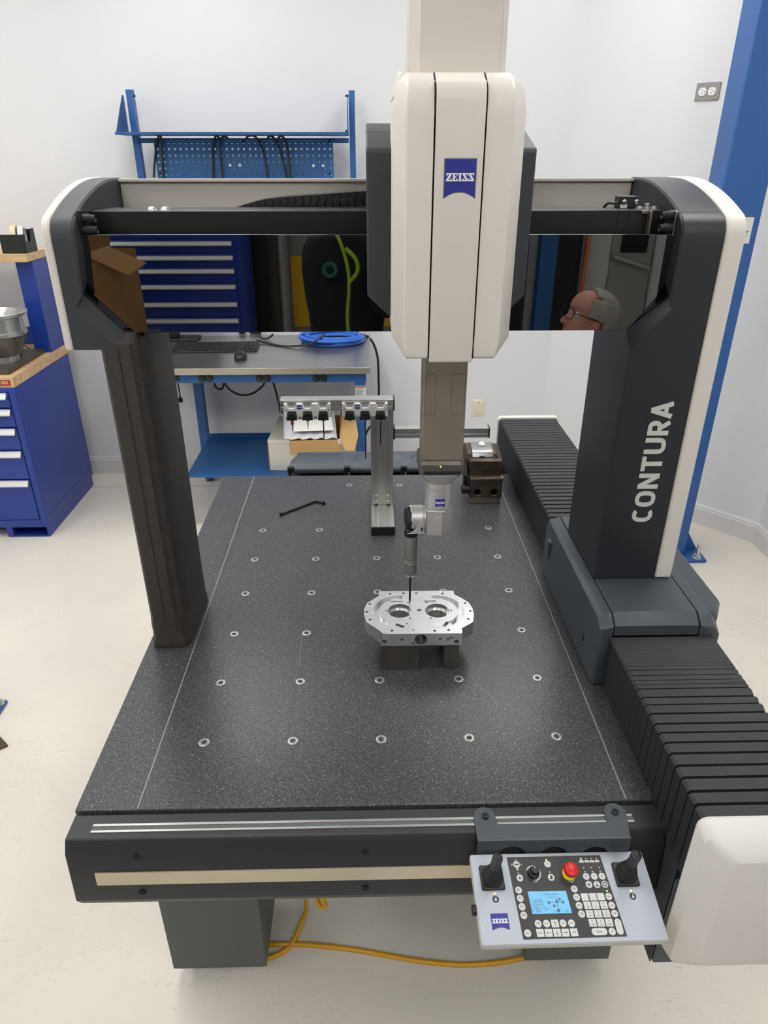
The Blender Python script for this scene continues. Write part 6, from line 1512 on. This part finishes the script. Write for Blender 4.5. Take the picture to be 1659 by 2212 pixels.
def hand_nodes(wrist, d, up, side):
    """five separate finger chains rooted inside the palm; returns list of (nodes, edges)"""
    d, up = Vector(d).normalized(), Vector(up).normalized(); s = d.cross(up).normalized() * side
    palm = ([(wrist, .024, .018), (wrist + d * .045, .036, .015), (wrist + d * .085, .036, .013)], [(0, 1), (1, 2)])
    out = [palm]
    for k, (off, ln) in enumerate(((-.030, .070), (-.010, .080), (.010, .076), (.029, .062))):
        b = wrist + d * .070 + s * off
        p1 = b + d * ln * .50; p2 = p1 + (d * .75 - up * .65).normalized() * ln * .35; p3 = p2 + (d * .2 - up).normalized() * ln * .30
        out.append(([(b, .0085), (p1, .0088), (p2, .0080), (p3, .0068)], [(0, 1), (1, 2), (2, 3)]))
    b = wrist + d * .030 - s * .024; p1 = b + (d * .6 - s * .8 - up * .2).normalized() * .038; p2 = p1 + (d * .9 - s * .15 - up * .5).normalized() * .032
    out.append(([(b, .0105), (p1, .0100), (p2, .0085)], [(0, 1), (1, 2)]))
    return out
def person(name, label, J, headM, hair, hairkeep, top_mat, arms_dir):
    root = T(name, label, 'person', (J['pelvis'].x, J['pelvis'].y, 0))
    sk = lambda keys, E: skinned(keys, E)
    nod = [(J['pelvis'], .13, .10), (J['waist'], .12, .09), (J['chest'], .14, .10), (J['neck'], .055, .055), (J['head'], .055, .055)]
    ed = [(0, 1), (1, 2), (2, 3), (3, 4)]
    for s in ('L', 'R'):
        i = len(nod)
        nod += [(J['sh' + s], .055, .055), (J['el' + s], .040, .040), (J['wr' + s], .026, .024)]
        ed += [(2, i), (i, i + 1), (i + 1, i + 2)]
        i = len(nod)
        nod += [(J['hip' + s], .080, .080), (J['kn' + s], .055, .055), (J['an' + s], .038, .038)]
        ed += [(0, i), (i, i + 1), (i + 1, i + 2)]
    body = skinned(nod, ed)
    join(body, head_bm(headM))
    for s, (d, up, side) in arms_dir.items():
        for n_, e_ in hand_nodes(J['wr' + s], d, up, side): join(body, skinned(n_, e_, 1))
    o = mk('body', body, 'skin', root)
    md = o.modifiers.new('fuse', 'REMESH'); md.mode = 'VOXEL'; md.voxel_size = .0042; md.use_smooth_shade = True
    sm = o.modifiers.new('smooth', 'SMOOTH'); sm.factor = .5; sm.iterations = 2
    # clothes follow the body
    g = .016
    jn = [(J['pelvis'] - Vector((0, 0, .06)) * (0 if J['knL'].z > J['pelvis'].z - .2 else 1), .150, .118), (J['waist'], .138, .108), (J['chest'], .158, .118), (J['collar'], .072, .068)]
    je = [(0, 1), (1, 2), (2, 3)]
    for s in ('L', 'R'):
        i = len(jn); w2 = J['wr' + s] - (J['wr' + s] - J['el' + s]).normalized() * .015
        jn += [(J['sh' + s], .074, .074), (J['el' + s], .058, .056), (w2, .040, .038)]; je += [(2, i), (i, i + 1), (i + 1, i + 2)]
    jacket = mk('jacket', skinned(jn, je), top_mat, root, ang=180)
    tn = [(J['pelvis'], .138, .108)]; te = []
    for s in ('L', 'R'):
        i = len(tn); tn += [(J['hip' + s], .096, .096), (J['kn' + s], .072, .072), (J['an' + s], .058, .058)]; te += [(0, i), (i, i + 1), (i + 1, i + 2)]
    mk('trousers', skinned(tn, te), 'trousers', root, ang=180)
    for s in ('L', 'R'):
        a = J['an' + s]; f = J['toe'].normalized()
        bm = skinned([(Vector((a.x, a.y, .045)) - f * .05, .040, .040), (Vector((a.x, a.y, .045)) + f * .06, .044, .038), (Vector((a.x, a.y, .036)) + f * .15, .036, .028)], [(0, 1), (1, 2)])
        lo = min(v.co.z for v in bm.verts)
        for v in bm.verts: v.co.z -= lo - .001
        mk('shoe', bm, 'shoe', root, ang=180)
    hb = mk('hair', head_bm(headM, .006, hairkeep), hair, root, ang=180); hb.modifiers.new('t', 'SOLIDIFY').thickness = .006
    for sx in (-1, 1):
        bm = B(); bmesh.ops.create_uvsphere(bm, u_segments=14, v_segments=10, radius=.0125, matrix=headM @ Matrix.Translation((sx * .032, .0715, .021))); e_ = mk('eye', bm, 'eye_white', root)
        bm = B(); bmesh.ops.create_uvsphere(bm, u_segments=12, v_segments=8, radius=.006, matrix=headM @ Matrix.Translation((sx * .032, .0790, .021))); mk('iris', bm, 'iris', e_)
    return root, jacket
V = Vector
# photographer: stands behind the camera, arms raised around it
x, y = -.10, -1.19
Jp = dict(pelvis=V((x, y, .95)), waist=V((x, y, 1.12)), chest=V((x, y, 1.34)), collar=V((x, y + .005, 1.49)), neck=V((x, y + .01, 1.51)), head=V((x, y + .02, 1.60)),
          shL=V((x - .105, y - .01, 1.42)), elL=V((x - .09, y - .15, 1.20)), wrL=V((x + .03, y - .17, 1.03)), shR=V((x + .14, y, 1.43)), elR=V((x + .15, y + .12, 1.23)), wrR=V((x + .18, y + .235, 1.56)),
          hipL=V((x - .09, y, .90)), knL=V((x - .10, y + .02, .50)), anL=V((x - .11, y - .02, .09)), hipR=V((x + .09, y, .90)), knR=V((x + .10, y + .02, .50)), anR=V((x + .11, y - .02, .09)), toe=V((0, 1, 0)))
hm = Matrix.Translation((x + .02, y + .03, 1.70)) @ Matrix.Rotation(R(-12), 4, 'X')
ph, jk = person('person', 'person in a dark jacket with green lanyard, mirrored in the black cover', Jp, hm, 'hair_brown', lambda c: c.z > .075 or (c.y < .01 and c.z > -.05), 'jacket',
                {'L': ((1, 0, -.3), (0, -1, 0), -1), 'R': ((-.25, .10, 1), (0, 1, .1), 1)})
yj = y + .125
bm = B(); tube(bm, smoothpath([(x - .05, y + .03, 1.53), (x - .01, y + .11, 1.48), (x + .015, yj, 1.40), (x + .02, yj + .012, 1.33), (x + .012, yj + .014, 1.22), (x + .022, yj + .012, 1.10)], 6), .006, 8); mk('lanyard', bm, 'lanyard', ph)
bm = B(); tube(bm, smoothpath([(x + .01, yj - .005, 1.455), (x + .045, yj + .004, 1.42), (x + .05, yj + .006, 1.38), (x + .022, yj + .010, 1.345)], 6), .007, 8); mk('lanyard', bm, 'lanyard', ph)
bm = B(); lathe(bm, (x - .045, yj - .012, 1.385), (0, 1, 0), [(0, .026), (.012, .026), (.013, .022), (.012, .020)], 24); pt = mk('chest_badge', bm, 'patch', ph)
bm = B(); lathe(bm, (x - .045, yj - .001, 1.385), (0, 1, 0), [(0, .014), (.003, .014), (.0032, .009)], 20); mk('badge_ring', bm, 'jacket', pt)
for t_ in (.30, .46):
    a = Jp['elR'].lerp(Jp['wrR'], t_); d = (Jp['wrR'] - Jp['elR']).normalized(); bm = B(); cyl(bm, a - d * .012, a + d * .012, .060 - t_ * .018, n=24, cap=False); o = mk('sleeve_band', bm, 'reflective', ph); o.modifiers.new('t', 'SOLIDIFY').thickness = .003
# seated man looking up to the left
YM = -1.40
EAR = mirror_pt(1270, 696, YM); DX, DY, DZ = EAR.x - .803, YM + 1.05, EAR.z - 1.203
MX = Matrix.Translation(EAR) @ Matrix.Rotation(R(82), 4, 'Z') @ Matrix.Rotation(R(16), 4, 'X')
x, y = .86 + DX, YM
Jm = dict(pelvis=V((x + .02, y, .56)), waist=V((x, y, .72)), chest=V((x - .01, y, .92)), collar=V((x - .03, y, 1.06)), neck=V((x - .035, y, 1.08)), head=V((x - .04, y, 1.14)),
          shL=V((x - .01, y - .18, 1.01)), elL=V((x - .10, y - .22, .76)), wrL=V((x - .30, y - .13, .69)), shR=V((x - .01, y + .18, 1.01)), elR=V((x - .10, y + .22, .76)), wrR=V((x - .30, y + .13, .69)),
          hipL=V((x - .06, y - .09, .55)), knL=V((x - .42, y - .12, .54)), anL=V((x - .40, y - .12, .09)), hipR=V((x - .06, y + .09, .55)), knR=V((x - .42, y + .12, .54)), anR=V((x - .40, y + .12, .09)), toe=V((-1, 0, 0)))
for k_2 in Jm:
    if k_2 != 'toe' and k_2[:2] not in ('an', 'kn'): Jm[k_2].z += DZ
    elif k_2[:2] == 'kn': Jm[k_2].z += DZ * .6
mn, _ = person('person', 'grey-haired man with dark glasses, seen mirrored in the right of the cover', Jm, MX, 'hair_grey', lambda c: (c.y < .012 and c.z > -.055 and not (abs(c.x) > .05 and c.y > -.03 and c.z < .025)) or (c.z > .02 and c.z < .095 and c.y < .045 and abs(c.x) > .05) or (c.z > .10 and c.y < .035), 'shirt',
               {'L': ((-1, .15, -.15), (0, .1, 1), -1), 'R': ((-1, -.15, -.15), (0, -.1, 1), 1)})
gl = bpy.data.objects.new('glasses', None); C.objects.link(gl); gl.parent = mn; gl.matrix_parent_inverse = ROOTM[mn.name].inverted()
for sx in (-1, 1):
    pts = [MX @ V((sx * .033 + a, .112 - abs(sx * .033 + a) * .18, .016 + b)) for a, b in rrect(-.026, .026, -.019, .019, .012, 4)]
    bm = B(); tube(bm, pts, .0020, 6, closed=True); mk('rim', bm, 'black_plastic', gl)
    bm = B(); tube(bm, smoothpath([MX @ V((sx * .059, .098, .024)), MX @ V((sx * .076, .06, .022)), MX @ V((sx * .081, -.005, .018)), MX @ V((sx * .080, -.025, -.006))], 5), .0022, 6); mk('temple', bm, 'black_plastic', gl)
bm = B(); tube(bm, [MX @ V((-.008, .112, .022)), MX @ V((0, .116, .025)), MX @ V((.008, .112, .022))], .0019, 6); mk('nose_bridge', bm, 'black_plastic', gl)
CHR = T('office_chair', 'plain black swivel chair under the seated man behind the camera', 'chair', (x, y, 0))
bm = B(); box(bm, x - .22, x + .22, y - .23, y + .23, .365 + DZ, .415 + DZ); mk('seat', bm, 'rubber', CHR, .02, 3)
bm = B(); box(bm, x + .175, x + .215, y - .20, y + .20, .50 + DZ, .92 + DZ); mk('backrest', bm, 'rubber', CHR, .018, 3)
bm = B(); box(bm, x + .215, x + .235, y - .03, y + .03, .38 + DZ, .70 + DZ); mk('back_bar', bm, 'black_plastic', CHR, .004)
bm = B(); cyl(bm, (x, y, .07), (x, y, .365 + DZ), .025, n=18); mk('gas_column', bm, 'steel_dark', CHR)
for k in range(5):
    a = 2 * PI * k / 5 + .3; bm = B(); tube(bm, [(x, y, .09), (x + .26 * math.cos(a), y + .26 * math.sin(a), .065)], [.025, .018], 10); l_ = mk('leg', bm, 'black_plastic', CHR)
    bm = B(); cx_, cy_ = x + .255 * math.cos(a), y + .255 * math.sin(a); cyl(bm, (cx_ - .012 * math.sin(a), cy_ + .012 * math.cos(a), .027), (cx_ + .012 * math.sin(a), cy_ - .012 * math.cos(a), .027), .026, n=16); mk('caster', bm, 'black_plastic', l_)
